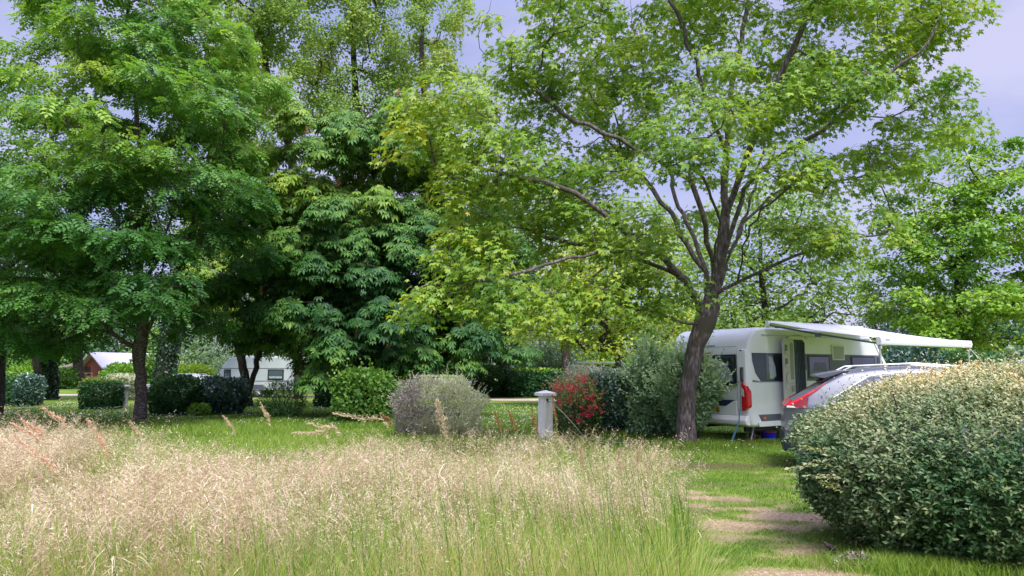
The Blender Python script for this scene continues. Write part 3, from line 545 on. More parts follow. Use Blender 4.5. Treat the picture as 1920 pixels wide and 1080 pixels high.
# ================================================================ SHRUBS AND HEDGES
def superell(n, rng, p, depth, lump, seed):
    d = unit(rng.normal(0, 1, (n, 3))); q = (np.abs(d) ** p).sum(1) ** (-1 / p); s = d * q[:, None]
    g = unit(np.sign(s) * np.abs(s) ** (p - 1))
    lm = 1 + lump * (fbm(np.arctan2(d[:, 1], d[:, 0]) * 2.2 + 20, d[:, 2] * 3 + 9, seed, 5) - .5) * 3.2
    return s * (lm * (1 - depth * rng.random(n) ** 2))[:, None], g
def bush(name, label, x0, x1, top, Y, dep, n, size, tpl, lm, seed, p=2.6, depth=.4, lump=.12, tone=(.2, .8), rv=.5, up=.5, group=None, cat='bush', stems=8, tonef=None, smat=None, spr=0, under=0.0, z0=0.0, stem_r=.02):
    rng = np.random.default_rng(seed); cx = P((x0 + x1) / 2, 700, Y)[0]; hw = (x1 - x0) / 2 * Y / F; h = P(0, top, Y)[2] - z0
    base = np.array([cx, Y, 0.0]); root = empty(name, tuple(base)); tag(root, label, cat, group)
    s, g = superell(n, rng, p, depth, lump, seed)
    s[:, 2] = np.where(s[:, 2] < -.55, -1.1 - s[:, 2], s[:, 2]); zz = np.clip((s[:, 2] + .55) / 1.55, 0, 1); f = 1 - under * np.clip(1 - zz * 2.2, 0, 1)
    pos = np.stack([cx + s[:, 0] * hw * f, Y + s[:, 1] * dep * f, z0 + np.maximum(zz * h, .01)], 1)
    Nn = unit(g * .6 + np.array([0, 0, up]) + rng.normal(0, rv, (n, 3))); D = unit(g * .7 + np.array([0, 0, .25]) + rng.normal(0, .6, (n, 3)))
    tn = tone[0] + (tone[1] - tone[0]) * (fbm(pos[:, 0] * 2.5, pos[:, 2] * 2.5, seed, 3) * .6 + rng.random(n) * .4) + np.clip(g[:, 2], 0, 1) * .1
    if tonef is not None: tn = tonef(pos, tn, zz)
    parts = [leaves(pos, D, Nn, size * (1 + rng.normal(0, .25, n)).clip(.4, 1.7), tpl, np.clip(tn, 0, 1))]
    if spr:   # shoots that stick out of the clipped outline
        s2, g2 = superell(spr, rng, p, .02, lump, seed); k = s2[:, 2] > -.2; s2, g2 = s2[k], g2[k]
        b0 = np.stack([cx + s2[:, 0] * hw, Y + s2[:, 1] * dep, z0 + (s2[:, 2] * .5 + .5) * h], 1); dv = unit(g2 + np.array([0, 0, .8]) + rng.normal(0, .25, g2.shape)); ln = size * rng.uniform(1.5, 5, len(b0))
        for j in range(7):
            pp = b0 + dv * (ln * (j / 6.0))[:, None]; parts.append(leaves(pp, unit(dv + rng.normal(0, .8, dv.shape)), rng.normal(0, 1, dv.shape) + [0, 0, 1], np.full(len(b0), size * .8), tpl, np.clip(tone[1] + rng.normal(0, .1, len(b0)), 0, 1)))
    leaf_obj('foliage', parts, lm, root)
    tl = []
    for i in range(stems):
        e = np.array([cx + rng.uniform(-.8, .8) * hw, Y + rng.uniform(-.8, .8) * dep, z0 + h * rng.uniform(.55, .95)]); b0 = np.array([cx + rng.uniform(-.35, .35) * hw, Y + rng.uniform(-.3, .3) * dep, 0]); m = (b0 + e) / 2 + np.array([rng.normal(0, .06), rng.normal(0, .06), .1 * h])
        tl.append(tube([b0, (b0 + m) / 2, m, (m + e) / 2, e], [stem_r, stem_r * .85, stem_r * .6, stem_r * .45, stem_r * .2], 5))
    if tl: add('stems', tubes_mesh('stems', tl, smat or BARKD, base), root)
    return root
LM_GREY = leafmat('grey_shrub_leaf', [(0, (.22, .18, .18)), (.3, (.36, .32, .31)), (.6, (.52, .53, .38)), (.85, (.72, .72, .54)), (1, (.30, .46, .12))], .3)
LM_GLOSS = leafmat('glossy_dark_leaf', [(0, (0.020, 0.061, 0.047)), (.5, (0.047, 0.115, 0.081)), (.85, (0.135, 0.230, 0.162)), (1, (0.459, 0.513, 0.365))], .12, rough=.28, spec=.6)
LM_VARI = leafmat('variegated_leaf', [(0, (.05, .09, .05)), (.4, (.16, .21, .12)), (.7, (.42, .45, .32)), (1, (.60, .60, .46))], .2, rough=.4)
LM_OLEA = leafmat('willowy_shrub_leaf', [(0, (.09, .17, .09)), (.5, (.22, .35, .20)), (1, (.46, .60, .36))], .25, rough=.45)
LM_ROSE = leafmat('rose_leaf', [(0, (.05, .12, .03)), (.5, (.16, .22, .05)), (.8, (.38, .30, .10)), (1, (.45, .18, .09))], .25)
LM_CLIP = leafmat('clipped_leaf', [(0, (0.016, 0.061, 0.027)), (.45, (0.041, 0.135, 0.034)), (.8, (0.162, 0.297, 0.041)), (1, (0.338, 0.459, 0.054))], .2)
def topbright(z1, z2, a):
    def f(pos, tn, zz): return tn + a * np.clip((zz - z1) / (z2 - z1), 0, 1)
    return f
# nearer bushes
bush('dead_shrub', 'half-dead clipped grey shrub with purplish bare twigs at its left, standing behind the tall grass', 742, 908, 706, 18.6, .75, 24000, .055, T_LANCE, LM_GREY, 101, p=3.2, lump=.2, rv=.9, up=.2, stems=60, stem_r=.010, spr=260, smat=pbr('dead_twig', (.20, .17, .18), .9),
     tonef=lambda p, t, z: np.clip((p[:, 0] - P(742, 700, 18.6)[0] - .25 + (fbm(p[:, 0] * 3, p[:, 2] * 3, 6) - .5) * 1.6) / 1.0, 0, 1) * .48 + t * .45 + (z > .93) * .15 * (p[:, 0] > P(790, 700, 18.6)[0]), under=.18)
bush('hazel_bush', 'rounded green hazel bush with broad leaves under the dome of the chestnut', 630, 744, 694, 22.6, .8, 7500, .115, T_WIDE, LM_MID, 102, lump=.16, tone=(.0, .75), rv=.5, spr=40)
bush('dark_bush', 'small dark feathery bush with bare foot, just right of the forked trunk', 490, 574, 714, 24.8, .6, 5200, .085, T_SLIM, LM_DARK, 103, p=2.2, lump=.25, tone=(.2, 1), under=.5, spr=60, stem_r=.03)
bush('low_hedge', 'loose dark green hedge with dark stems, right of the ash trunk', 284, 374, 706, 27.6, .8, 7600, .095, T_WIDE, LM_DARK, 104, p=2.6, lump=.22, tone=(.1, .95), under=.35, spr=50)
bush('low_hedge', 'loose blue-grey glossy hedge in front of the far caravan, left of the forked trunk', 366, 466, 708, 28.4, .8, 8200, .10, T_WIDE, LM_GLOSS, 105, p=2.6, lump=.22, tone=(.3, .95), under=.3, spr=60)
bush('low_bush', 'small yellow-green bush at the foot of the dark loose hedge', 360, 396, 757, 27.0, .35, 900, .07, T_WIDE, LM_BRIGHT, 106, tone=(.2, .8), stems=3)
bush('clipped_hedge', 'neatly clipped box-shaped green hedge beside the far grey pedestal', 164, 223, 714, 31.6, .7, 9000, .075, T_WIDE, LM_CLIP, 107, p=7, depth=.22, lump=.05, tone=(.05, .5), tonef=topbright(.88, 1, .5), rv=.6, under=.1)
bush('variegated_bush', 'white-variegated bush rising behind the clipped box hedge', 190, 262, 703, 41, 1.0, 6000, .12, T_WIDE, LM_VARI, 108, p=3, tone=(0, 1), tonef=topbright(.75, 1, .3))
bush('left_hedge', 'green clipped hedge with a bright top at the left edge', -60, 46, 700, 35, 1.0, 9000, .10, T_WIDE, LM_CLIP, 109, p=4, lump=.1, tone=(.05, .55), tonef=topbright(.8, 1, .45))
bush('left_hedge', 'blue-grey glossy hedge end between the bright hedge and the ivied stems', 40, 74, 703, 34, .8, 4800, .10, T_WIDE, LM_GLOSS, 110, p=2.8, lump=.2, tone=(.2, 1), under=.2)
bush('golden_bush', 'bright yellow-green bush left of the far caravan', 322, 404, 684, 50, 1.2, 5200, .17, T_WIDE, LM_BRIGHT, 111, p=2.4, lump=.2, tone=(.35, 1))
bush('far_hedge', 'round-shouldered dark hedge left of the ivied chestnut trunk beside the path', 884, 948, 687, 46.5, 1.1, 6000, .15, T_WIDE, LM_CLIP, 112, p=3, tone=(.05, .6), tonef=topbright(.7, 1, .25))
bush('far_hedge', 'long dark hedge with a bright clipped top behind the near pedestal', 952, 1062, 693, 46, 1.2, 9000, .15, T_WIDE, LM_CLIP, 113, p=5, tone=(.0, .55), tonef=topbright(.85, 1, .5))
bush('variegated_bush', 'pale variegated bush behind the red roses', 1042, 1150, 688, 21.6, .9, 9500, .085, T_OVAL, LM_VARI, 114, p=2.8, lump=.16, tone=(.1, .8), tonef=topbright(.6, 1, .35), spr=120)
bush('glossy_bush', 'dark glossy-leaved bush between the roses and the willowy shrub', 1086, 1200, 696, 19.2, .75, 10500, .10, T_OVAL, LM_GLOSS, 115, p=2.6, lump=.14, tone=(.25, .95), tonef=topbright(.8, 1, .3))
bush('willowy_shrub', 'tall willowy grey-green shrub left of the maple trunk', 1180, 1268, 657, 18.6, .7, 12000, .14, T_LANCE, LM_OLEA, 116, p=2.5, lump=.2, tone=(.1, .9), spr=420, rv=.7, up=.2)
bush('willowy_shrub', 'willowy grey-green shrub covering the caravan rear behind the maple trunk', 1235, 1346, 668, 16.95, .40, 11000, .12, T_LANCE, LM_OLEA, 117, p=2.2, lump=.22, tone=(.15, 1), spr=380, rv=.7, up=.2, under=.62, stem_r=.022, stems=12, z0=.32)
# red roses climbing the bush beside the pedestal
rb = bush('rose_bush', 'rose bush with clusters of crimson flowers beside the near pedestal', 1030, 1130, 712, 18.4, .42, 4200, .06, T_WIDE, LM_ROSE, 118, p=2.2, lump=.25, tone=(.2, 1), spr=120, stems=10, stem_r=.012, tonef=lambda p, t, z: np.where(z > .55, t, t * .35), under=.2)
ROSE = leafmat('crimson_petal', [(0, (.58, .02, .09)), (.6, (.86, .07, .20)), (1, (.90, .18, .30))], .3)
rng = np.random.default_rng(9); rp = []
for px, py, n in ((1062, 722, 9), (1050, 735, 10), (1075, 735, 8), (1090, 722, 5), (1100, 742, 6), (1112, 748, 6), (1095, 716, 4), (1112, 766, 6), (1108, 772, 9), (1098, 780, 7), (1085, 786, 9), (1100, 762, 5), (1045, 722, 5), (1060, 748, 5)):
    for i in range(max(2, int(n * .38))):
        rp.append(P(px + rng.normal(0, 8.5), py + rng.normal(0, 7), 18.4 - rng.uniform(.30, .47)))
for c in rp:
    m = 16; d = unit(rng.normal(0, 1, (m, 3))); rr = .034
    leaf_obj('rose_flower', [leaves(c + d * rr * rng.uniform(.2, .8, m)[:, None], d + [0, 0, .3], np.cross(d, rng.normal(0, 1, (m, 3))) + d * .5, np.full(m, .048), T_WIDE, rng.random(m))], ROSE, rb)
# background shrubs
bush('far_bush', 'olive-green bushes left of the slim brown trunk', 106, 150, 692, 66, 1.4, 2600, .22, T_WIDE, LM_MID, 120, lump=.2, tone=(.1, .7))
bush('far_bush', 'yellow-green bush in front of the cabin railing', 196, 262, 683, 58, 1.6, 4200, .20, T_WIDE, LM_BRIGHT, 121, lump=.15, tone=(.1, .8))
bush('far_bush', 'tawny bush right below the cabin railing', 160, 200, 709, 55, 1.0, 2200, .18, T_WIDE, LM_ROSE, 122, lump=.2, tone=(.1, .8))
bush('far_hedge', 'bright low hedge at the left behind the green clipped hedge', -30, 74, 689, 60, 1.6, 5000, .22, T_WIDE, LM_BRIGHT, 123, p=4, tone=(.1, .7))
bush('under_bush', 'dark shrubs filling the shade under the chestnut dome, left part', 598, 668, 692, 34, 1.2, 4800, .14, T_WIDE, LM_DARK, 124, lump=.2, tone=(.1, .8))
bush('under_bush', 'dark shrubs filling the shade under the chestnut dome, right part', 690, 770, 694, 33, 1.2, 4800, .14, T_WIDE, LM_DARK, 125, lump=.2, tone=(.1, .8))
bush('laurel_bush', 'dark laurel bush below the far end of the awning', 1662, 1765, 652, 24, 1.3, 9000, .14, T_OVAL, LM_GLOSS, 126, p=2.8, lump=.2, tone=(.1, .8))
bush('laurel_bush', 'dark laurel bush right of the awning leg under the bright hornbeam', 1755, 1870, 662, 25, 1.3, 9000, .14, T_OVAL, LM_DARK, 127, p=2.8, lump=.2, tone=(.3, 1))
bush('laurel_bush', 'grey-green bush at the right edge behind the satellite dish', 1860, 1990, 655, 26, 1.4, 9000, .14, T_WIDE, LM_WILLOW, 128, p=2.6, lump=.2, tone=(.0, .7))
bush('far_hedge', 'low hedge with pale tops behind the dark glossy bush', 1120, 1260, 690, 34, 1.2, 8000, .12, T_WIDE, LM_VARI, 129, p=4, tone=(0, .6))
for i, (x0, x1, tp, Yf, lab) in enumerate([(400, 560, 668, 62, 'grey-green willowy hedge behind the far caravan'), (960, 1085, 655, 58, 'grey-green willowy mass right of the ivied chestnut trunk'), (1080, 1300, 676, 66, 'bright green scrub behind the low wooden shed'), (1300, 1500, 660, 60, 'green scrub behind the caravan'), (1500, 1700, 655, 58, 'dark scrub behind the caravan front'),
                                          (560, 780, 672, 64, 'dark scrub behind the shade of the dome'), (-80, 120, 672, 72, 'green scrub beyond the left hedge'), (250, 420, 668, 70, 'mixed green scrub behind the row of posts')]):
    bush('far_scrub', lab, x0, x1, tp, Yf, 2.0, 12000, .26, T_WIDE if i not in (0, 1) else T_SLIM, [LM_WILLOW, LM_WILLOW, LM_BRIGHT, LM_MID, LM_DARK, LM_DARK, LM_MID, LM_MID][i], 140 + i, p=2.6, lump=.25, tone=(.05, .85), group='scrub closing the far lawn', stems=4)

# --- big clipped elaeagnus-like hedge close to the camera
rng = np.random.default_rng(200)
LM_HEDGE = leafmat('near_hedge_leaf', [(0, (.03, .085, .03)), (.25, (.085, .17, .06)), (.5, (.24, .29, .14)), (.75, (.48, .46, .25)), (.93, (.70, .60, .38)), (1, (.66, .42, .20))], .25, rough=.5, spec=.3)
hc = np.array([5.04, 7.08, 0.0]); hedge = empty('clipped_hedge', tuple(hc)); tag(hedge, 'big rounded clipped hedge at the right, beige on top and dark green below', 'hedge')
ns = 44000
s, g = superell(ns, rng, 2.7, .26, .05, 77)
k = (s[:, 1] < .72) | (s[:, 2] > .4); s, g = s[k], g[k]; ns = len(s)
s[:, 2] = np.where(s[:, 2] < -.7, -1.4 - s[:, 2], s[:, 2]); zz = np.clip((s[:, 2] + .7) / 1.7, 0, 1); f = 1 - .03 * np.clip(1 - zz / .5, 0, 1)
HW, HD, HH = 2.22, 1.42, 1.575
bl = np.exp(-((zz - .5) / .16) ** 2) * np.clip(-s[:, 0], 0, 1) ** 3 * .03
b0 = np.stack([hc[0] + .10 + s[:, 0] * HW * (f + bl) + .16 * np.clip((zz - .45) / .55, 0, 1) ** 1.8 * np.clip(-s[:, 0] * 1.3, 0, 1), hc[1] + s[:, 1] * HD * f, zz * HH + .02], 1)
dv = unit(g + np.array([0, 0, .75]) + rng.normal(0, .45, (ns, 3))); ln = rng.uniform(.04, .14, ns) * np.where(rng.random(ns) < .07, 2.4, 1)
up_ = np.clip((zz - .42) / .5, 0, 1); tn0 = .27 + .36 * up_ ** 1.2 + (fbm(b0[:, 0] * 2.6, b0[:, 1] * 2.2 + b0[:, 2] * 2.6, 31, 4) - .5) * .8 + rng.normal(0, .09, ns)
hp = []
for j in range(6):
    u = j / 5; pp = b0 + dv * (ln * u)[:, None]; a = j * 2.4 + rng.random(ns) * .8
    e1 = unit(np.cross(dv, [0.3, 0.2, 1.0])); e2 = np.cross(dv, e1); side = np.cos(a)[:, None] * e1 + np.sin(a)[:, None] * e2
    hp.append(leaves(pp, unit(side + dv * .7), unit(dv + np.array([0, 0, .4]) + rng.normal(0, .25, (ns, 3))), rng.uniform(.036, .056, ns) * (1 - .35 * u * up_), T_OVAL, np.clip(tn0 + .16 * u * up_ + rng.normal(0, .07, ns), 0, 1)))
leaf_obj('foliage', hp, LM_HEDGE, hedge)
tl = [tube([p0, p0 + d * l], [.0022, .001], 3) for p0, d, l in zip(b0[::3], dv[::3], ln[::3])]
for i in range(46):
    e = hc + np.array([rng.uniform(-1, 1) * HW * .85, rng.uniform(-.9, .6) * HD, rng.uniform(.7, 1.4)]); q = np.array([e[0] * .8 + hc[0] * .2, e[1] * .7 + hc[1] * .3, 0]); m = (e + q) / 2 + rng.normal(0, .08, 3)
    tl.append(tube([q, m, e], [.022, .014, .005], 5))
add('stems', tubes_mesh('stems', tl, BARKD, hc), hedge)
# a branch of the same hedge that sticks out over the lawn
tw = []; tl = []
for (px, py, ex, ey, Yb) in ((1545, 868, 1482, 878, 6.6), (1560, 895, 1512, 893, 6.5), (1555, 860, 1505, 838, 6.7), (1575, 930, 1540, 905, 6.5)):
    A = P(px + 30, py - 4, Yb + .1); B = P(ex, ey, Yb - .1); n = 26; tl.append(tube([A, (A + B) / 2 + [0, 0, .03], B], [.006, .004, .002], 4))
    for q in range(3):
        u = np.linspace(0, 1, n)[:, None]; pp = A + (B - A) * u + rng.normal(0, .02, (n, 3)) * (1.2 - u); tw.append(leaves(pp, unit((B - A) + rng.normal(0, .12, (n, 3))), unit(np.array([0, -.3, 1]) + rng.normal(0, .5, (n, 3))), rng.uniform(.035, .055, n), T_OVAL, rng.uniform(.4, .75, n)))
leaf_obj('side_shoots', tw, LM_HEDGE, hedge); add('shoot_stems', tubes_mesh('shoot_stems', tl, BARKD, hc), hedge)
# ================================================================ BUILT THINGS
class B:
    """collects shapes into one bmesh, links it as ONE object"""
    def __init__(s): s.bm = bmesh.new()
    def box(s, x0, x1, y0, y1, z0, z1, M4=None):
        r = bmesh.ops.create_cube(s.bm, size=1); vs = r['verts']
        for v in vs: v.co = Vector(((x0 + x1) / 2 + v.co.x * (x1 - x0), (y0 + y1) / 2 + v.co.y * (y1 - y0), (z0 + z1) / 2 + v.co.z * (z1 - z0)))
        if M4 is not None: bmesh.ops.transform(s.bm, matrix=M4, verts=vs)
        return s
    def prism(s, pts, a0, a1, axis='y'):
        """pts: (u,v) outline; axis y: u=x v=z; axis x: u=y v=z; axis z: u=x v=y"""
        def co(u, v, a): return (u, a, v) if axis == 'y' else (a, u, v) if axis == 'x' else (u, v, a)
        A = [s.bm.verts.new(co(u, v, a0)) for u, v in pts]; C = [s.bm.verts.new(co(u, v, a1)) for u, v in pts]; n = len(pts)
        s.bm.faces.new(A); s.bm.faces.new(C[::-1])
        for i in range(n): s.bm.faces.new((A[i], C[i], C[(i + 1) % n], A[(i + 1) % n]))
        return s
    def lathe(s, prof, cx=0, cy=0, k=24):
        R = []
        for r, z in prof: R.append([s.bm.verts.new((cx + r * math.cos(2 * PI * i / k), cy + r * math.sin(2 * PI * i / k), z)) for i in range(k)])
        for a, b_ in zip(R, R[1:]):
            for i in range(k): s.bm.faces.new((a[i], a[(i + 1) % k], b_[(i + 1) % k], b_[i]))
        s.bm.faces.new(R[0][::-1]); s.bm.faces.new(R[-1]); return s
    def tube(s, pts, r, k=8):
        V, Fq = tube(pts, np.full(len(pts), r) if np.isscalar(r) else r, k); vs = [s.bm.verts.new(v) for v in V]
        for f in Fq: s.bm.faces.new([vs[i] for i in f])
        s.bm.faces.new([vs[i] for i in range(k)][::-1]); s.bm.faces.new([vs[len(V) - k + i] for i in range(k)]); return s
    def xf(s, M4): bmesh.ops.transform(s.bm, matrix=M4, verts=s.bm.verts[:]); return s
    def build(s, name, mat, parent=None, bevel=0, seg=2, smooth=False, label=None, ang=30):
        bmesh.ops.recalc_face_normals(s.bm, faces=s.bm.faces[:])
        me = bpy.data.meshes.new(name); s.bm.to_mesh(me); s.bm.free(); me.materials.append(mat)
        if smooth or bevel:
            for p in me.polygons: p.use_smooth = True
        o = add(name, me, parent)
        if bevel:
            m = o.modifiers.new('bevel', 'BEVEL'); m.width = bevel; m.segments = seg; m.limit_method = 'ANGLE'; m.angle_limit = math.radians(ang)
            m.harden_normals = True
        elif smooth: me.set_sharp_from_angle(angle=math.radians(40))
        if label: o['label'] = label
        return o
def text_mesh(name, txt, size, mat, parent, M4, depth=.002, align='CENTER'):
    cu = bpy.data.curves.new(name, 'FONT'); cu.body = txt; cu.size = size; cu.extrude = depth; cu.align_x = align; cu.align_y = 'CENTER'
    t = bpy.data.objects.new(name, cu); COL.objects.link(t); dg = bpy.context.evaluated_depsgraph_get(); me = bpy.data.meshes.new_from_object(t.evaluated_get(dg))
    bpy.data.objects.remove(t); me.transform(M4); me.materials.clear(); me.materials.append(mat); return add(name, me, parent)

WHITE = pbr('white_grp', (.82, .82, .87), .32, noise=.045, nscale=1.6, spec=.5, coat=.25)
WHITE2 = pbr('white_plastic', (.80, .80, .82), .45)
GLASS = pbr('dark_glass', (.02, .028, .045), .06, spec=.9, coat=.6)
NAVY = pbr('window_surround', (.035, .045, .10), .22, spec=.6)
GREYP = pbr('grey_panel', (.10, .11, .15), .4)
BLACK = pbr('black_plastic', (.012, .013, .017), .45)
RUB = pbr('rubber', (.02, .02, .02), .8)
SEAM = pbr('seam_line', (.22, .23, .27), .6)
RED = pbr('red_lens', (.60, .010, .015), .25, spec=.4, coat=.2)
DRED = pbr('dark_red_lens', (.20, .006, .015), .22, spec=.4, coat=.25)
CLEAR = pbr('clear_lens', (.62, .58, .56), .12, spec=.8, coat=.8)
ORANGE = pbr('orange_lens', (.80, .17, .02), .3)
ALU = pbr('aluminium', (.60, .61, .64), .35, metal=.6)
FABR = pbr('awning_fabric', (.80, .78, .82), .85, noise=.05, nscale=4)
CURT = pbr('pale_curtain', (.34, .38, .47), .3, noise=.2, nscale=14, coat=.8)
RIM = pbr('wheel_rim', (.50, .51, .54), .35, metal=.5)

# ---------------------------------------------------------------- touring caravan
CO = (5.27, 16.6, 0.0); CA = math.radians(34)
van = empty('touring_caravan', CO, CA); tag(van, 'white touring caravan with rolled-out awning and open door behind the maple trunk', 'caravan')
W_ = 2.3
prof = [(.10, .34), (.03, .46), (.0, .72), (-.01, 1.25), (0, 2.0), (.04, 2.22), (.12, 2.40), (.25, 2.52), (.45, 2.585), (2.6, 2.60), (4.4, 2.60), (4.85, 2.56), (5.1, 2.38), (5.5, 2.02), (5.8, 1.68), (5.93, 1.3), (5.95, .75), (5.85, .42), (5.7, .34)]
body = B().prism(prof, 0, W_).build('body', WHITE, van, bevel=.085, seg=5, ang=50)
# wheel, chassis, steadies
for nm, wy in (('wheel', .10), ('wheel', W_ - .30)):
    wl = B().tube([(2.95, wy, .33), (2.95, wy + .2, .33)], .32, 28).build(nm, RUB, van, bevel=.02)
    B().tube([(2.95, wy - .012, .33), (2.95, wy + .212, .33)], .2, 20).build('rim', RIM, wl, bevel=.008)
ch = B(); ch.box(.3, 5.7, .35, .42, .22, .335); ch.box(.3, 5.7, W_ - .42, W_ - .35, .22, .335); ch.box(2.9, 3.0, .2, W_ - .2, .28, .36); ch.box(.5, 5.5, .3, W_ - .3, .30, .338); ch.build('chassis', BLACK, van)
for (x, y) in ((.5, .3), (.5, W_ - .3), (5.3, .3), (5.3, W_ - .3)): B().tube([(x, y, .33), (x - .12, y, .02)], .02, 6).box(x - .2, x - .05, y - .06, y + .06, .0, .02).build('corner_steady', ALU, van)
B().tube([(5.8, W_ / 2, .40), (7.0, W_ / 2, .42)], .04).tube([(6.7, W_ / 2, .45), (6.7, W_ / 2, .05)], .03).build('drawbar', BLACK, van)
# rear face (x<0 is outward); s = distance from the right corner = y
def rbox(name, y0, y1, z0, z1, mat, t0=.012, t1=.03, bevel=.006, parent=van): return B().box(-.02 - t1, -.02 + 0, y0, y1, z0, z1).build(name, mat, parent, bevel=bevel)
fr = rbox('rear_window', .30, 2.02, 1.26, 1.97, BLACK, t1=.03, bevel=.02)
B().box(-.062, -.052, .35, 1.97, 1.31, 1.92).build('pane', GLASS, fr, bevel=.004)
B().prism([(.38, 1.36), (1.2, 1.36), (1.2, 1.80), (.95, 1.86), (.52, 1.70), (.42, 1.55)], -.067, -.063, 'x').build('curtain', CURT, fr)
B().prism([(.50, 1.74), (1.0, 1.90), (1.9, 1.90), (1.9, 1.84), (1.0, 1.82), (.6, 1.70)], -.070, -.068, 'x').build('blind_edge', WHITE2, fr)
rbox('brake_bar', 1.0, 1.42, 2.0, 2.025, RED, t1=.03)
B().box(-.055, .02, .03, .27, .75, 2.08).build('corner_column', WHITE, van, bevel=.02, seg=3)
tlm = B().prism([(-.016, .80), (-.016, 1.10), (.03, 1.26), (.13, 1.36), (.16, 1.30), (.16, .70), (.08, .72)], -.085, .085, 'x').build('tail_lamp', RED, van, bevel=.03, seg=4)
B().prism([(.07, 1.02), (.07, 1.17), (.14, 1.24), (.15, 1.06)], -.092, -.086, 'x').build('reverse_lens', CLEAR, tlm)
B().tube([(-.06, .12, 1.66), (-.11, .12, 1.63), (-.11, .12, 1.40), (-.06, .12, 1.37)], .016).build('grab_handle', BLACK, van, smooth=True)
B().box(-.058, -.052, .09, .19, 1.34, 1.68).build('handle_recess', SEAM, van)
rbox('reflector', .12, .18, 2.04, 2.07, DRED, t1=.045)
B().box(-.05, .0, .32, 2.0, .60, .92).build('plate_panel', WHITE, van, bevel=.015)
B().prism([(.36, .94), (.62, .80), (1.9, .80), (1.9, .94)], -.053, -.018, 'x').build('plate_lamp_shelf', NAVY, van)
pl = B().box(-.062, -.054, .80, 1.34, .655, .775).build('number_plate', pbr('plate_yellow', (.80, .46, .07), .4), van, bevel=.003)
B().box(-.0645, -.0625, .795, 1.345, .650, .658).box(-.0645, -.0625, .795, 1.345, .772, .780).box(-.0645, -.0625, .795, .803, .6585, .7715).box(-.0645, -.0625, 1.337, 1.345, .6585, .7715).build('plate_frame', BLACK, pl)
Mt = Matrix.Translation((-.0645, 1.05, .715)) @ Matrix(((0, 0, -1, 0), (-1, 0, 0, 0), (0, 1, 0, 0), (0, 0, 0, 1)))
text_mesh('plate_text', 'WR-62-XJ', .105, BLACK, pl, Mt, .001)
B().prism([(.06, .36), (-.10, .40), (-.12, .50), (-.05, .60), (.02, .60)], .02, W_ - .02).build('rear_bumper', WHITE, van, bevel=.03, seg=3)
B().box(-.015, -.0125, .3, 2.0, 2.14, 2.15).box(-.017, -.0135, .27, .275, .62, 2.1).build('seam', SEAM, van)
B().box(-.0475, -.02, .9, 1.15, 2.16, 2.19).build('vent_slot', SEAM, van)
# right side (y<0 outward)
def sp(name, pts, mat, y0=-.012, y1=.02, bevel=.004, parent=van, **k): return B().prism(pts, y0, y1, 'y').build(name, mat, parent, bevel=bevel, **k)
q = sp('side_window', [(.13, 2.0), (1.56, 2.0), (1.56, 1.36), (.42, 1.36), (.24, 1.55), (.15, 1.80)], NAVY)
sp('pane', [(.62, 1.97), (1.5, 1.97), (1.5, 1.39), (.60, 1.39)], GLASS, -.020, -.013, parent=q)
sp('curtain', [(.70, 1.93), (.82, 1.90), (.93, 1.70), (.95, 1.48), (.84, 1.42), (.72, 1.42)], CURT, -.0235, -.0205, 0, parent=q)
sp('trim_line', [(.13, 1.345), (.40, 1.340), (2.0, 1.340), (2.0, 1.355), (.42, 1.355), (.14, 1.40)], SEAM, -.008, .01, 0, parent=q)
bnd = sp('window_band', [(2.08, 2.0), (5.30, 2.0), (5.55, 1.75), (5.72, 1.36), (2.08, 1.36)], GREYP)
for (a, b_, c) in ((2.18, 3.06, .55), (3.98, 5.06, 0)):
    wn = sp('window', [(a, 1.97), (b_, 1.97), (b_, 1.42), (a, 1.42)], BLACK, -.022, -.013, parent=van)
    sp('pane', [(a + .05, 1.93), (b_ - .05, 1.93), (b_ - .05, 1.46), (a + .05, 1.46)], GLASS, -.028, -.0225, .003, parent=wn)
    if c: sp('curtain', [(a + .25, 1.80), (b_ - .2, 1.80), (b_ - .12, 1.58), (a + .18, 1.58)], pbr('dim_curtain', (.04, .045, .09), .15, coat=.3, noise=.5, nscale=10), -.0300, -.0285, 0, parent=wn)
    else: sp('blind', [(a + .08, 1.62), (a + .35, 1.75), (b_ - .3, 1.74), (b_ - .1, 1.62), (b_ - .1, 1.48), (a + .08, 1.48)], CURT, -.0300, -.0285, 0, parent=wn)
sp('quarter_window', [(5.18, 1.95), (5.28, 1.95), (5.52, 1.70), (5.62, 1.42), (5.20, 1.42)], NAVY, -.0225, -.013, .003)
sp('front_trim', [(5.06, 2.36), (5.14, 2.36), (5.86, 1.36), (5.80, 1.30)], WHITE2, -.022, .01, .004)
vt_ = sp('vent_grille', [(3.18, 2.24), (3.70, 2.24), (3.70, 1.86), (3.18, 1.86)], WHITE2, -.03, .01, .006)
gb = B()
for i in range(12): gb.box(3.22, 3.66, -.036, -.031, 1.89 + i * .0265, 1.89 + i * .0265 + .015)
gb.build('grille_slats', pbr('grille_grey', (.30, .30, .29), .6), vt_)
B().box(.5, 4.9, -.016, -.002, 2.40, 2.425).build('awning_rail', ALU, van)
B().box(2.55, 2.56, -.003, .0, .64, 1.33).box(4.3, 4.31, -.003, .0, .64, 1.33).build('side_seam', SEAM, van)
sp('service_hatch', [(3.3, .72), (3.3, 1.12), (3.85, 1.12), (3.85, .72)], WHITE2, -.014, .01, .006); sp('locker_door', [(4.55, .70), (4.55, 1.20), (5.25, 1.20), (5.25, .70)], WHITE2, -.014, .01, .006)
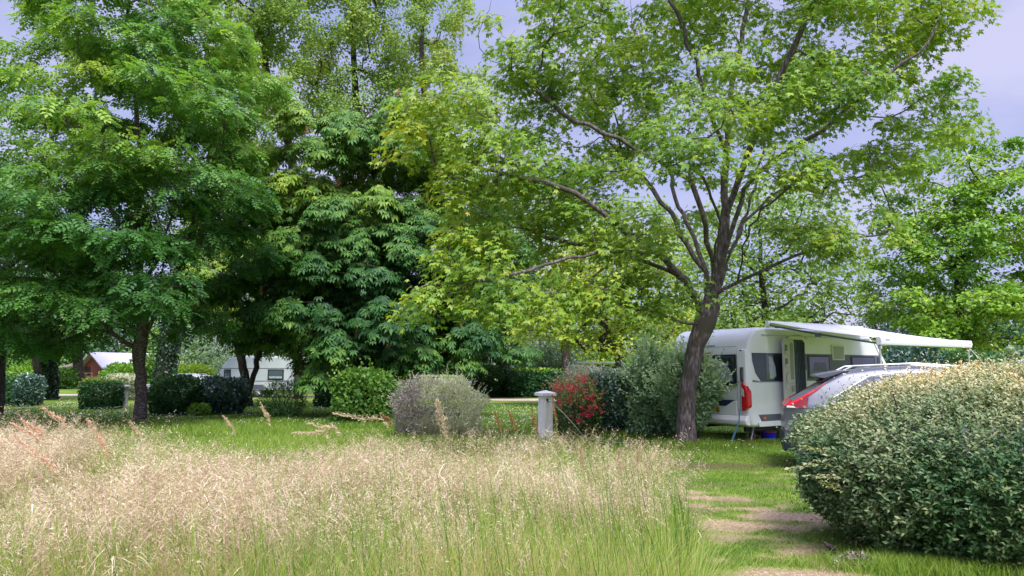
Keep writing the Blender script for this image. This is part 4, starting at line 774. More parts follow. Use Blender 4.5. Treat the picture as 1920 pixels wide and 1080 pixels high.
# doorway
dw = sp('doorway', [(1.54, .60), (1.54, 2.26), (1.62, 2.33), (2.0, 2.33), (2.08, 2.26), (2.08, .60)], BLACK, -.020, .01, .006)
cb_ = B(); V = []; n = 60
for i in range(n + 1):
    x = 1.585 + (2.02 - 1.585) * i / n; y = -.040 + .012 * math.sin(i * 2 * PI / 7.5); V.append((x, y))
for j in range(n):
    a, c = V[j], V[j + 1]; f = [cb_.bm.verts.new(p) for p in ((a[0], a[1], .64), (c[0], c[1], .64), (c[0], c[1], 2.27), (a[0], a[1], 2.27))]; cb_.bm.faces.new(f)
bmesh.ops.remove_doubles(cb_.bm, verts=cb_.bm.verts[:], dist=.0005)
cm = bpy.data.materials.new('fly_curtain'); cm.use_nodes = True; N, K = nodes(cm); t = N.new('ShaderNodeTexCoord'); wv = N.new('ShaderNodeTexWave'); wv.inputs['Scale'].default_value = 5.5; wv.inputs['Distortion'].default_value = .4; vo = N.new('ShaderNodeTexNoise'); vo.inputs['Scale'].default_value = 55
r = ramp_node(N, [(.35, (.03, .04, .07)), (.62, (.16, .19, .25)), (.9, (.45, .48, .52))]); mm = N.new('ShaderNodeMixRGB'); mm.inputs[0].default_value = .5
K.new(t.outputs['Object'], wv.inputs[0]); K.new(t.outputs['Object'], vo.inputs['Vector']); K.new(wv.outputs['Fac'], mm.inputs[1]); K.new(vo.outputs['Fac'], mm.inputs[2]); K.new(mm.outputs[0], r.inputs[0]); K.new(r.outputs[0], N['Principled BSDF'].inputs['Base Color']); N['Principled BSDF'].inputs['Roughness'].default_value = .7
cb_.build('fly_curtain', cm, dw, smooth=True)
B().tube([(2.045, -.05, .9), (2.045, -.05, 1.62)], .011).build('grab_rail', WHITE2, dw, smooth=True)
CREAM = pbr('door_cream', (.62, .57, .56), .5)
dr = B().prism([(0, .50), (0, 2.28), (-.05, 2.34), (-.45, 2.34), (-.52, 2.26), (-.52, .50)], -.045, 0).xf(Matrix.Translation((1.55, -.05, 0)) @ Matrix.Rotation(math.radians(9), 4, 'Z')).build('door', CREAM, van, bevel=.012, seg=2)
T9 = Matrix.Translation((1.55, -.05, 0)) @ Matrix.Rotation(math.radians(9), 4, 'Z')
B().prism([(-.06, 1.40), (-.06, 2.20), (-.10, 2.25), (-.18, 2.25), (-.21, 2.20), (-.21, 1.40)], -.052, -.046).xf(T9).build('door_blind', pbr('blind_grey', (.34, .32, .31), .7), dr, bevel=.004)
for (z0, z1) in ((1.98, 2.20), (1.68, 1.88)):
    pk = B().prism([(-.34, z0), (-.34, z1), (-.46, z1), (-.46, z0)], -.050, -.046).xf(T9).build('door_pocket', pbr('pocket_shadow', (.22, .20, .20), .8), dr, bevel=.004)
    B().prism([(-.33, z0 - .01), (-.33, z0 + .07), (-.47, z0 + .07), (-.47, z0 - .01)], -.075, -.051).xf(T9).build('pocket_lip', CREAM, pk, bevel=.008)
B().prism([(-.40, 2.08), (-.38, 2.14), (-.44, 2.14)], -.056, -.0505).xf(T9).build('sticker', pbr('blue_sticker', (.05, .32, .55), .5), dr)
B().prism([(-.30, 1.30), (-.30, 1.55), (-.38, 1.58), (-.44, 1.45), (-.42, 1.28)], -.085, -.046).xf(T9).build('door_bin', CREAM, dr, bevel=.02, seg=3)
B().prism([(-.06, 1.12), (-.06, 1.26), (-.20, 1.26), (-.20, 1.12)], -.062, -.046).xf(T9).build('door_tray', pbr('tray_tan', (.42, .37, .33), .7), dr, bevel=.006)
B().box(-.505, -.015, -.0505, -.0455, 1.31, 1.318).xf(T9).build('door_split', SEAM, dr)
B().tube([(-.47, -.055, 1.33), (-.44, -.09, 1.22), (-.38, -.06, 1.20)], .010).xf(T9).build('handle', WHITE2, dr, smooth=True)
sp('door_arch', [(1.40, 2.36), (1.50, 2.42), (1.8, 2.45), (2.1, 2.42), (2.2, 2.36), (2.185, 2.355), (2.09, 2.405), (1.8, 2.435), (1.51, 2.405), (1.415, 2.355)], SEAM, -.012, .01, 0)
sp('lower_skirt', [(.30, .62), (5.7, .62), (5.7, .47), (.40, .47)], GREYP, -.010, .01, .003)
sp('sill_rail', [(.25, .465), (5.8, .465), (5.8, .35), (.30, .35)], WHITE, -.028, .02, .012, seg=3)
B().lathe([(.0, 0), (.04, 0), (.035, .012), (0, .016)], k=16).xf(Matrix.Translation((.50, -.012, .535)) @ Matrix.Rotation(PI / 2, 4, 'X') @ Matrix.Diagonal((1.3, .8, 1, 1))).build('marker_lamp', ORANGE, van, smooth=True)
# roof awning
case = B().prism([(-.02, 2.60), (-.10, 2.60), (-.13, 2.66), (-.11, 2.73), (-.02, 2.74)], .62, 4.46, 'x')
case.bm.verts.ensure_lookup_table()
aw = case.build('awning', WHITE, van, bevel=.012, seg=2)
A0, A1, OUT, ZL = .66, 4.42, -2.62, 2.17
fb = B(); nx_, ny_ = 14, 16; gv = [[None] * (ny_ + 1) for _ in range(nx_ + 1)]
for i in range(nx_ + 1):
    for j in range(ny_ + 1):
        u, v = i / nx_, j / ny_; z = 2.70 + (ZL + .09 - 2.70) * v - .055 * math.sin(PI * v) * (1 - .5 * abs(2 * u - 1)) - .012 * math.sin(u * 9) * math.sin(PI * v)
        gv[i][j] = fb.bm.verts.new((A0 + (A1 - A0) * u, -.10 + (OUT + .10) * v, z))
for i in range(nx_):
    for j in range(ny_): fb.bm.faces.new((gv[i][j], gv[i + 1][j], gv[i + 1][j + 1], gv[i][j + 1]))
fo = fb.build('awning_fabric', FABR, aw, smooth=True); so = fo.modifiers.new('thick', 'SOLIDIFY'); so.thickness = .006
B().prism([(OUT, ZL - .07), (OUT - .10, ZL - .06), (OUT - .12, ZL + .02), (OUT - .10, ZL + .10), (OUT, ZL + .11)], A0 - .03, A1 - .05, 'x').build('lead_bar', pbr('lead_bar_white', (.76, .76, .84), .3, coat=.3), aw, bevel=.012)
B().box(A0 + .12, A0 + .27, OUT - .1215, OUT - .1175, ZL + .035, ZL + .05).build('bar_mark', GREYP, aw)
for x in (A0 + .02, A1 - .12):
    B().tube([(x, -.09, 2.63), (x + (.04 if x < 2 else -.04), -1.3, 2.38), (x, OUT + .02, ZL - .02)], .02).box(x - .03, x + .05, -1.36, -1.26, 2.32, 2.40).build('folding_arm', GREYP, aw)
    lz = .02
    B().tube([(x, OUT - .05, ZL - .06), (x, OUT - .05, 1.0), (x, OUT - .05, lz)], [.019, .017, .015]).box(x - .04, x + .04, OUT - .09, OUT - .01, 0, .02).box(x - .03, x + .03, OUT - .08, OUT - .02, ZL - .14, ZL - .06).build('awning_leg', ALU, aw)
B().tube([(A1 - .1, OUT - .08, ZL - .08), (A1 + .55, OUT - 1.4, .02)], .006, 5).build('guy_rope', WHITE2, aw)

# ---------------------------------------------------------------- things under and beside the caravan
def at_ground(px, py): g = G(px, py); g[2] = relief(np.array([g[0]]), np.array([g[1]]))[0] if g[1] < 28 else 0; return g
g = at_ground(1442, 825); bk = empty('bucket', tuple(g)); tag(bk, 'blue plastic tub with a red rim under the caravan edge', 'tub')
B().lathe([(.0, .01), (.135, .0), (.165, .10), (.175, .19), (.165, .19), (.15, .10), (.12, .03), (0, .03)]).build('tub', pbr('blue_plastic', (.01, .03, .62), .35), bk, smooth=True)
B().lathe([(.166, .185), (.188, .185), (.190, .203), (.166, .205)]).build('rim', pbr('red_plastic', (.72, .06, .07), .35), bk, smooth=True)
g = at_ground(1466, 823); bk = empty('bin', tuple(g)); tag(bk, 'yellow-green tub between the blue tub and the silver car', 'tub')
B().lathe([(.0, .0), (.12, .0), (.14, .22), (.13, .22), (.11, .03), (0, .03)]).build('tub', pbr('lime_plastic', (.22, .42, .03), .4), bk, smooth=True)
B().lathe([(.138, .215), (.165, .215), (.165, .24), (.138, .245)]).build('rim', pbr('lime_rim', (.30, .52, .30), .4), bk, smooth=True)
g = at_ground(1415, 826); ck = empty('cable_coil', tuple(g)); tag(ck, 'loose coils of pale cable on a rusty tray under the caravan corner', 'cable coil')
B().box(-.2, .22, -.1, .1, .0, .03).build('tray', pbr('rust', (.36, .14, .05), .8, noise=.4, nscale=20), ck, bevel=.004)
th = np.linspace(0, 2 * PI * 4.2, 120); B().tube([(-.08 + .09 * math.cos(a) * (1 + .12 * math.sin(a * .31)), .02 * math.sin(a * .7), .11 + .085 * math.sin(a) + .0 * i) for i, a in enumerate(th)], .006, 5).build('coil', pbr('pale_cable', (.55, .45, .36), .6), ck)
B().tube([(.02 + .10 * math.cos(a) * (1 + .1 * math.sin(a * .4)), .03 * math.sin(a * .5), .075 + .045 * math.sin(a)) for a in th[:80]], .006, 5).build('coil', pbr('tan_cable', (.45, .25, .14), .6), ck)
Rz = Matrix.Translation(CO) @ Matrix.Rotation(CA, 4, 'Z')
pts = [Rz @ Vector(p) for p in ((-.12, .12, 1.50), (-.125, .14, 1.2), (-.14, .14, .8), (-.20, .15, .45), (-.30, .17, .25))]
st = B().tube([tuple(p) for p in pts], [.007, .007, .008, .014, .02], 6)
e = Rz @ Vector((-.40, .22, .01)); st.tube([tuple(pts[-1]), tuple((pts[-1] + e) / 2), tuple(e)], [.02, .028, .02], 6)
tag(st.build('storm_strap', pbr('blue_strap', (.05, .14, .26), .7)), 'dark blue strap hanging from the caravan handle down to the grass', 'strap')

# ---------------------------------------------------------------- supply pedestals
PW = pbr('pedestal_white', (.88, .83, .82), .75, noise=.05, nscale=9, bump=.2)
def pedestal(name, label, loc, rz, mat, h=1.0, plug=True):
    r = empty(name, tuple(loc), rz); tag(r, label, 'power post')
    bb = B().box(-.125, .125, -.125, .125, -.05, h)
    bb.build('post', mat, r, bevel=.012)
    fl = B()
    for sx in (-.095, .045):
        fl.box(sx, sx + .05, -.142, -.1255, .02, h - .12); fl.box(-.142, -.1255, sx, sx + .05, .02, h - .12)
    fl.build('ribs', mat, r, bevel=.006)
    c = B(); c.box(-.19, .19, -.19, .19, h, h + .07); c.build('cap', mat, r, bevel=.01)
    c = B(); a = [c.bm.verts.new(p) for p in ((-.185, -.185, h + .0705), (.185, -.185, h + .0705), (.185, .185, h + .0705), (-.185, .185, h + .0705))]; t = c.bm.verts.new((0, 0, h + .13)); c.bm.faces.new(a[::-1])
    for i in range(4): c.bm.faces.new((a[i], a[(i + 1) % 4], t))
    c.build('cap_top', mat, r)
    so = B().tube([(-.02, -.125, h - .09), (-.02, -.19, h - .10)], .035, 14).build('socket', BLACK, r, smooth=True)
    if plug: B().tube([(-.02, -.19, h - .10), (.0, -.26, h - .125)], [.028, .018], 12).build('plug', pbr('plug_blue', (.35, .42, .52), .4), so, smooth=True)
    return r
g = at_ground(1023, 826); pedestal('supply_pedestal', 'cream concrete power post with a pyramid cap and a plugged cable, beside the red roses', g, math.radians(28), PW, 1.02)
a = g + np.array([.12, -.23, .89]); rpts = [a, P(1052, 770, g[1] - .3), P(1075, 795, g[1] - .35), P(1095, 818, g[1] - .3) * 1, at_ground(1112, 826) + [0, 0, .02], at_ground(1180, 832) + [0, 0, .03], at_ground(1240, 826) + [0, 0, .03]]
T = Tree(3); ids = T.path(rpts, step=.08, jit=.002); tag(B().tube([T.pos[i] for i in ids], .009, 6).build('power_cable', pbr('cream_cable', (.55, .56, .42), .5), smooth=True), 'pale cable running from the near power post down into the grass', 'cable')
pedestal('supply_pedestal', 'narrow grey-white power post at the right side of the clipped box hedge', G0(231, 765), math.radians(-20), pbr('pedestal_grey', (.38, .39, .40), .8, noise=.15, nscale=8), .88)

# ---------------------------------------------------------------- cars
def car(name, label, loc, rz, paint, plastic, sz=1.0, sx=1.0):
    r = empty(name, tuple(loc), rz); tag(r, label, 'car'); r.scale = (sx, sx, sz)
    TX = [0, .03, .10, .30, .50, .68, .95, 1.4, 2.0, 2.6, 2.95, 3.42, 3.8, 4.15, 4.34, 4.40, 4.42]
    TZ = [.95, 1.02, 1.09, 1.20, 1.32, 1.44, 1.585, 1.65, 1.675, 1.63, 1.47, 1.12, 1.04, .95, .80, .68, .60]
    X_ = np.unique(np.concatenate([np.linspace(0, 4.42, 120), [.01, .02, .04, .06, 4.38, 4.4]]))
    top = np.interp(X_, TX, TZ)
    def taper(x): return 1 - .16 * np.clip(1 - x / .45, 0, 1) ** 2.2 - .16 * np.clip((x - 3.8) / .62, 0, 1) ** 2.2
    def hw(x, z): return (.90 - .27 * np.clip((z - 1.0) / .66, 0, 1) ** 1.25 - .05 * np.clip((.55 - z) / .3, 0, 1) ** 2 - .02 * np.exp(-((z - .78) / .10) ** 2) + .012 * np.exp(-((z - 1.0) / .05) ** 2)) * taper(x)
    bot = np.full_like(X_, .26)
    for xc in (.84, 3.50):
        d = .40 ** 2 - (X_ - xc) ** 2; bot = np.maximum(bot, np.where(d > 0, .32 + np.sqrt(np.maximum(d, 0)), .26))
    bot = np.minimum(bot, top - .2) + .06 * np.clip(1 - X_ / .25, 0, 1)
    NS, NT = 22, 8; rows = []
    for x, t_, b_ in zip(X_, top, bot):
        zs = b_ + (t_ - .05 - b_) * np.linspace(0, 1, NS); ring = [(x, -hw(x, z), z) for z in zs]
        y1 = hw(x, t_ - .05); ring += [(x, -y1 * math.cos(a), t_ - .05 + .05 * math.sin(a) + .012 * math.sin(a) ** 2) for a in np.linspace(0, PI / 2, NT + 1)[1:]]
        ring += [(x, -yy, zz_) for (_, yy, zz_) in ring[:-1][::-1]]; rows.append(ring)
    V = np.array(rows); n, m = V.shape[:2]; Vf = V.reshape(-1, 3)
    i = np.arange(n - 1)[:, None] * m; j = np.arange(m - 1)[None, :]; Fq = np.stack([i + j, i + j + 1, i + m + j + 1, i + m + j], -1).reshape(-1, 4)
    c = Vf[Fq].mean(1); low = (c[:, 2] < np.interp(c[:, 0], [0, .42, .46, 3.95, 4.42], [.50, .42, .38, .38, .46]))
    for xc in (.84, 3.50): low |= ((c[:, 0] - xc) ** 2 + (c[:, 2] - .34) ** 2 < .455 ** 2)
    def sub(name, fs, mat, caps=()):
        us, inv = np.unique(fs, return_inverse=True); me = np_mesh(name, Vf[us], [inv.reshape(fs.shape)], mat, smooth=True); o = add(name, me, r); me.set_sharp_from_angle(angle=math.radians(35)); return o
    sub('body', Fq[~low], paint); sub('lower_cladding', Fq[low], plastic)
    for row, nm in ((0, 'tailgate'), (n - 1, 'front_panel')):
        b2 = B(); R = [tuple(v) for v in V[row]]; s0 = -.001 if row == 0 else .001
        vs = [b2.bm.verts.new(v) for v in R]; h_ = len(vs) // 2
        for k in range(h_):
            try: b2.bm.faces.new((vs[k], vs[k + 1], vs[-2 - k], vs[-1 - k]))
            except Exception: pass
        b2.build(nm, paint if row == 0 else plastic, r)
    def patch(name, poly, mat, off=.006, nx=26, side=-1, parent=None):
        """a panel following the body side, outline given in (x,z)"""
        b3 = bmesh.new(); ds = []
        for a, b_ in zip(poly, poly[1:] + poly[:1]):
            k = max(1, int(math.hypot(b_[0] - a[0], b_[1] - a[1]) / .05)); ds += [(a[0] + (b_[0] - a[0]) * q / k, a[1] + (b_[1] - a[1]) * q / k) for q in range(k)]
        vs = [b3.verts.new((x, 0, z)) for x, z in ds]; b3.faces.new(vs); bmesh.ops.triangulate(b3, faces=b3.faces[:])
        bmesh.ops.subdivide_edges(b3, edges=b3.edges[:], cuts=2, use_grid_fill=True)
        for v in b3.verts: v.co.y = side * (float(hw(v.co.x, v.co.z)) + off)
        me = bpy.data.meshes.new(name); b3.to_mesh(me); b3.free(); me.materials.append(mat)
        for p_ in me.polygons: p_.use_smooth = True
        return add(name, me, parent or r)
    for sd_ in (-1, 1):
        tlp = patch('tail_lamp', [(.045, 1.0), (.05, 1.05), (.10, 1.09), (.30, 1.195), (.50, 1.315), (.66, 1.415), (.68, 1.41), (.54, 1.29), (.38, 1.18), (.30, 1.11), (.36, 1.03), (.31, 1.005), (.18, 1.0)], DRED, .010, side=sd_)
        patch('red_strip', [(.05, 1.045), (.10, 1.085), (.30, 1.19), (.48, 1.295), (.49, 1.28), (.32, 1.175), (.20, 1.09), (.10, 1.045)], RED, .014, side=sd_, parent=tlp)
        patch('reverse_lens', [(.045, 1.0), (.05, 1.035), (.15, 1.03), (.20, 1.0)], CLEAR, .014, side=sd_, parent=tlp)
        patch('side_window', [(.80, 1.19), (1.32, 1.50), (1.9, 1.56), (2.5, 1.53), (2.85, 1.36), (3.12, 1.13), (2.0, 1.08), (1.2, 1.10)], GLASS, .006, side=sd_)
        B().tube([(x_, sd_ * (float(hw(x_, z_)) + .008), z_) for x_, z_ in ((.76, 1.17), (1.0, 1.325), (1.31, 1.515), (1.6, 1.56), (1.9, 1.578), (2.5, 1.545), (2.85, 1.38), (3.13, 1.13))], .007, 6).build('window_trim', ALU, r)
        patch('door_gap', [(1.30, .45), (1.29, .45), (1.25, 1.08), (1.26, 1.08)], BLACK, .004, side=sd_); patch('door_gap', [(2.28, .45), (2.27, .45), (2.20, 1.06), (2.21, 1.06)], BLACK, .004, side=sd_)
        patch('door_handle', [(1.36, .93), (1.36, .96), (1.56, .965), (1.56, .935)], ALU, .02, side=sd_); patch('headlamp', [(4.05, .84), (4.30, .74), (4.33, .80), (4.0, .93)], CLEAR, .01, side=sd_)
        patch('bumper_seam', [(.30, .99), (.29, .99), (.34, .74), (.46, .55), (.47, .55), (.35, .74)], SEAM, .004, side=sd_)
        patch('lower_strip', [(.015, .52), (.015, .535), (.40, .45), (.40, .435)], ALU, .012, side=sd_)
        patch('reflector_pod', [(.012, .66), (.012, .70), (.05, .73), (.12, .71), (.16, .66), (.12, .625), (.03, .63)], paint, .020, side=sd_)
        y_ = sd_ * .60
        B().tube([(.95, y_ * .97, 1.60), (1.1, y_, 1.675), (2.0, y_, 1.715), (2.7, y_, 1.66), (2.85, y_, 1.58)], .016).build('roof_rail', ALU, r, smooth=True)
        B().prism([(2.78, 1.10), (2.95, 1.10), (2.93, 1.22), (2.82, 1.24)], sd_ * .93, sd_ * 1.08).build('mirror', paint, r, bevel=.02)
    B().prism([(.50, 1.515), (.56, 1.545), (.95, 1.615), (1.05, 1.60), (.66, 1.47), (.56, 1.485)], -.60, .60).build('spoiler', paint, r, bevel=.014, seg=3)
    B().prism([(.60, 1.41), (.64, 1.45), (.80, 1.55), (.84, 1.52)], -.58, .58).build('rear_window', GLASS, r, bevel=.004)
    B().prism([(.02, 1.02), (.10, 1.10), (.14, 1.12), (.12, 1.06)], -.70, .70).build('light_bar', RED, r)
    B().prism([(2.98, 1.475), (3.40, 1.145), (3.41, 1.16), (2.99, 1.49)], -.62, .62).build('windscreen', GLASS, r)
    B().prism([(-.03, .30), (-.035, .50), (.0, .62), (.03, .62), (.03, .28)], -.72, .72).build('rear_bumper', plastic, r, bevel=.02)
    for xc in (.84, 3.50):
        for sd_ in (-1, 1):
            wl = B().tube([(xc, sd_ * .86, .335), (xc, sd_ * .64, .335)], .335, 32).build('wheel', RUB, r, bevel=.02)
            rr = B().tube([(xc, sd_ * .872, .335), (xc, sd_ * .80, .335)], .07, 16)
            for k in range(10):
                a = k * 2 * PI / 10; rr.tube([(xc, sd_ * .868, .335), (xc + .21 * math.cos(a), sd_ * .862, .335 + .21 * math.sin(a))], .016, 5)
            rr.tube([(xc + .215 * math.cos(a), sd_ * .862, .335 + .215 * math.sin(a)) for a in np.linspace(0, 2 * PI, 25)], .016, 6).build('rim', RIM, wl)
            B().tube([(xc, sd_ * .62, .36), (xc, sd_ * .80, .36)], .40, 24).build('wheel_well', BLACK, r)
    return r
SILV = pbr('silver_paint', (.13, .135, .17), .36, metal=.35, coat=.3)
cr0 = P(1467, 780, 12.35)
car('parked_car', 'silver crossover car seen from its rear quarter between the caravan and the near hedge', (cr0[0] + .25, 12.35 + .70, 0), math.radians(-18), SILV, pbr('car_plastic', (.02, .025, .05), .45))
c1 = P(412, 700, 42.5); car('parked_car', 'pale car mostly hidden behind the dark loose hedge, left of the far caravan', (c1[0], 42.5, 0), PI, pbr('pale_paint', (.50, .52, .56), .3, coat=.5), BLACK, .84, .98)

# ---------------------------------------------------------------- far caravan
FY = 45.0; f0 = P(402, 700, FY); sc_ = FY / 1395.0
fv = empty('old_caravan', (f0[0], FY, 0)); tag(fv, 'pale grey-green older caravan on the far lawn, partly behind the forked chestnut trunk', 'caravan')
FG = pbr('aged_caravan_skin', (.50, .56, .58), .45, noise=.06, nscale=2)
B().prism([(.05, .42), (.0, .75), (.18, 1.35), (.55, 2.0), (.80, 2.30), (1.05, 2.40), (5.5, 2.42), (5.8, 2.3), (6.05, 1.9), (6.1, .6), (6.0, .42)], 0, 2.2).build('body', FG, fv, bevel=.04, seg=3, ang=50)
for z in (1.72, .96): B().box(.3 if z > 1 else .1, 6.0, -.012, -.001, z, z + .035).build('side_trim', GREYP, fv)
for (a, b_, c_, d_) in ((.58, 1.0, .98 + .06, 1.72 - .04), (3.22, 4.2, 1.04, 1.68)):
    wn = B().box(a, b_, -.03, .0, c_, d_).build('window', BLACK, fv, bevel=.02); B().box(a + .07, b_ - .07, -.036, -.031, c_ + .07, d_ - .07).build('pane', pbr('dim_glass', (.05, .09, .09), .1, spec=.8), wn)
    B().box(a + .1, b_ - .1, -.040, -.037, c_ + .10, c_ + .22).build('net_curtain', CURT, wn)
B().box(1.6, 2.1, .6, 1.2, 2.42, 2.52).build('roof_hatch', WHITE2, fv, bevel=.03); B().box(3.4, 3.7, .6, .9, 2.42, 2.48).build('roof_hatch', WHITE2, fv, bevel=.02)
for y in (.02, 1.9):
    wl = B().tube([(2.65, y, .32), (2.65, y + .18, .32)], .32, 24).build('wheel', RUB, fv, bevel=.02)
    rr = B()
    for k in range(9):
        a = k * 2 * PI / 9; rr.tube([(2.65, y - .012, .32), (2.65 + .2 * math.cos(a), y - .012, .32 + .2 * math.sin(a))], .02, 5)
    rr.build('rim', RIM, wl)
B().prism([(2.25, .42), (2.25, .62), (2.4, .76), (2.9, .76), (3.05, .62), (3.05, .42)], -.006, .02).build('wheel_arch', GREYP, fv)
B().tube([(6.0, 1.1, .5), (7.0, 1.1, .48)], .04).tube([(6.0, .5, .5), (6.95, 1.05, .48)], .03).build('drawbar', BLACK, fv)
hc_ = B().prism([(6.12, .50), (6.12, .80), (6.35, .66), (6.7, .60), (6.95, .66), (7.1, .74), (7.15, .6), (7.05, .5)], .7, 1.3).build('hitch_cover', pbr('hitch_white', (.65, .63, .70), .4), fv, bevel=.04)
B().prism([(6.45, .64), (6.45, .75), (6.8, .75), (6.8, .63)], .60, .70).build('hitch_bag', pbr('orange_cloth', (.70, .28, .05), .7), hc_, bevel=.02)
B().box(6.98, 7.06, .685, .699, .56, .66).build('hitch_lamp', DRED, hc_)

# ---------------------------------------------------------------- red-brown lodge with a white roof
LY = 70.0; l0 = P(176, 700, LY); lg = empty('lodge', (l0[0], LY, 0), math.radians(68)); tag(lg, 'red-brown tent lodge with a white pitched roof behind the left trees', 'lodge')
RB = pbr('redbrown_wall', (.28, .085, .06), .8, noise=.15, nscale=5); WR = pbr('white_roof', (.72, .66, .70), .7)
B().prism([(-1.35, .35), (1.35, .35), (1.35, 2.0), (0, 3.15), (-1.35, 2.0)], 0, 7.5, 'x').build('wall', RB, lg)
for s_ in (-1, 1): B().prism([(0, 3.34), (0, 3.22), (s_ * 1.75, 1.78), (s_ * 1.75, 1.90)], -.6, 7.8, 'x').build('roof', WR, lg)
B().box(-.03, -.0, .45, 1.25, .5, 1.95).build('window_opening', BLACK, lg); B().box(-.03, -.0, -1.30, -1.0, .5, 1.8).build('window_opening', BLACK, lg)
tn_ = B(); tn_.prism([(1.7, 2.0), (4.6, 1.75), (4.6, 1.80), (1.7, 2.45)], -.5, 3.0, 'x'); tn_.build('tan_canopy', pbr('tan_canvas', (.36, .30, .24), .9), lg)
for y in (1.8, 4.5): B().tube([(-.4, y, 0), (-.4, y, 1.8)], .05).build('canopy_post', WHITE2, lg)
rl = B(); OC = pbr('salmon_rail', (.72, .32, .22), .6)
for z in (.75, 1.05, 1.35): rl.box(-1.0, -.95, -1.0, 1.3, z, z + .07)
for y in np.linspace(-1.0, 1.3, 4): rl.box(-1.01, -.94, y - .04, y + .04, .3, 1.42)
rl.build('railing', OC, lg); B().box(-1.1, 0, -1.4, 1.4, .2, .35).build('deck', pbr('deck_wood', (.25, .15, .10), .8), lg)

# ---------------------------------------------------------------- dark chalet under the chestnut, wooden shed, row of posts
HYY = 56.0; h0 = P(776, 700, HYY); hu = empty('chalet', (h0[0], HYY, 0)); tag(hu, 'dark chalet with blue shutters and a brick pier glimpsed under the chestnut dome', 'chalet')
B().box(0, 4.4, 0, 4, 0, 2.5).build('wall', pbr('dark_boarding', (.035, .03, .05), .8), hu)
B().prism([(-.4, 2.5), (2.2, 3.3), (4.8, 2.5), (4.8, 2.4), (2.2, 3.2), (-.4, 2.4)], -.4, 4.4).build('roof', pbr('dark_roof', (.06, .05, .06), .9), hu)
BL = pbr('blue_shutter', (.03, .06, .22), .6)
for x in (.1, .75, 3.55): B().box(x, x + .42, -.05, -.002, .6, 2.3).box(x + .04, x + .38, -.06, -.051, .7, 2.2).build('shutter', BL, hu)
BR = bpy.data.materials.new('brick'); BR.use_nodes = True; N, K = nodes(BR); t = N.new('ShaderNodeTexCoord'); bt = N.new('ShaderNodeTexBrick'); bt.inputs['Scale'].default_value = 5; bt.inputs['Color1'].default_value = (.30, .10, .08, 1); bt.inputs['Color2'].default_value = (.22, .08, .07, 1); bt.inputs['Mortar'].default_value = (.35, .28, .26, 1)
mpn = N.new('ShaderNodeMapping'); mpn.inputs['Rotation'].default_value = (PI / 2, 0, 0); K.new(t.outputs['Object'], mpn.inputs[0]); K.new(mpn.outputs[0], bt.inputs['Vector']); K.new(bt.outputs['Color'], N['Principled BSDF'].inputs['Base Color'])
B().box(1.45, 1.8, -.12, 0, 0, 2.4).build('brick_pier', BR, hu)
B().box(-1.6, -.1, .2, .26, 0, 1.2).box(-1.62, -1.5, .1, .22, 0, 1.5).build('side_fence', pbr('fence_brown', (.30, .18, .14), .8), hu)
s0_ = P(1085, 700, 52); sh = empty('wooden_shed', (s0_[0], 52, 0)); tag(sh, 'low weathered flat-roofed shed behind the hedge, left of the short dark trunk', 'shed')
WD = pbr('weathered_wood', (.20, .16, .15), .85, noise=.3, nscale=6)
B().box(-.1, 2.7, -.1, 2.0, 2.10, 2.24).build('roof', pbr('grey_roof', (.36, .34, .35), .8), sh)
for x in (0, .55, 1.1, 1.7, 2.5): B().box(x, x + .1, 0, .1, 0, 2.1).build('post', WD, sh)
B().box(.1, 2.5, .9, .95, 0, 2.0).build('back_wall', pbr('shed_back', (.06, .05, .05), .9), sh)
p0_ = P(322, 700, 58); pf = empty('post_screen', (p0_[0], 58, 0)); tag(pf, 'row of pinkish upright posts with a blue panel behind the pale hidden car', 'screen')
PP = pbr('pink_post', (.50, .36, .34), .8)
for px in (323, 331, 337, 341, 356, 361, 366): x = P(px, 700, 58)[0] - p0_[0]; B().box(x, x + .07, 0, .07, 0, 2.35 - .25 * (px > 350)).build('post', PP, pf)
B().box(.12, .30, .09, .12, 1.2, 2.2).build('blue_panel', pbr('blue_panel', (.06, .10, .28), .6), pf); B().box(0, 2.0, .03, .06, 1.2, 1.3).build('rail', PP, pf)

# ---------------------------------------------------------------- satellite dish at the right edge
dc = P(1937, 710, 9.6); ds_ = empty('satellite_dish', (dc[0], dc[1], 0)); tag(ds_, 'dark blue round dish with pale rim above the near hedge, right edge', 'satellite dish')
MD = Matrix.Translation((0, 0, dc[2])) @ Matrix.Rotation(math.radians(72), 4, 'X')
B().lathe([(0.0, -.03), (.10, -.025), (.20, -.008), (.255, .01), (.25, .016), (.20, .0), (.10, -.015), (0, -.02)], k=40).xf(MD).build('dish', pbr('navy_dish', (.02, .04, .17), .35), ds_, smooth=True)
B().tube([tuple(MD @ Vector((.257 * math.cos(a), .257 * math.sin(a), .012))) for a in np.linspace(0, 2 * PI, 41)], .008, 6).build('rim', pbr('dish_rim', (.42, .48, .60), .4), ds_)
B().lathe([(0, .0), (.05, .0), (.05, .03), (0, .03)], k=20).xf(MD).build('hub', pbr('purple_hub', (.10, .04, .14), .5), ds_)
B().tube([tuple(MD @ Vector((0, -.24, .02))), tuple(MD @ Vector((0, -.1, .34)))], .012).build('arm', ALU, ds_)
B().tube([(0, .04, dc[2] - .1), (0, .05, .0)], .022).build('mast', ALU, ds_)
for k in range(3): a = k * 2.1; B().tube([(0, .05, .5), (.4 * math.cos(a), .05 + .4 * math.sin(a), .01)], .012).build('leg', ALU, ds_)

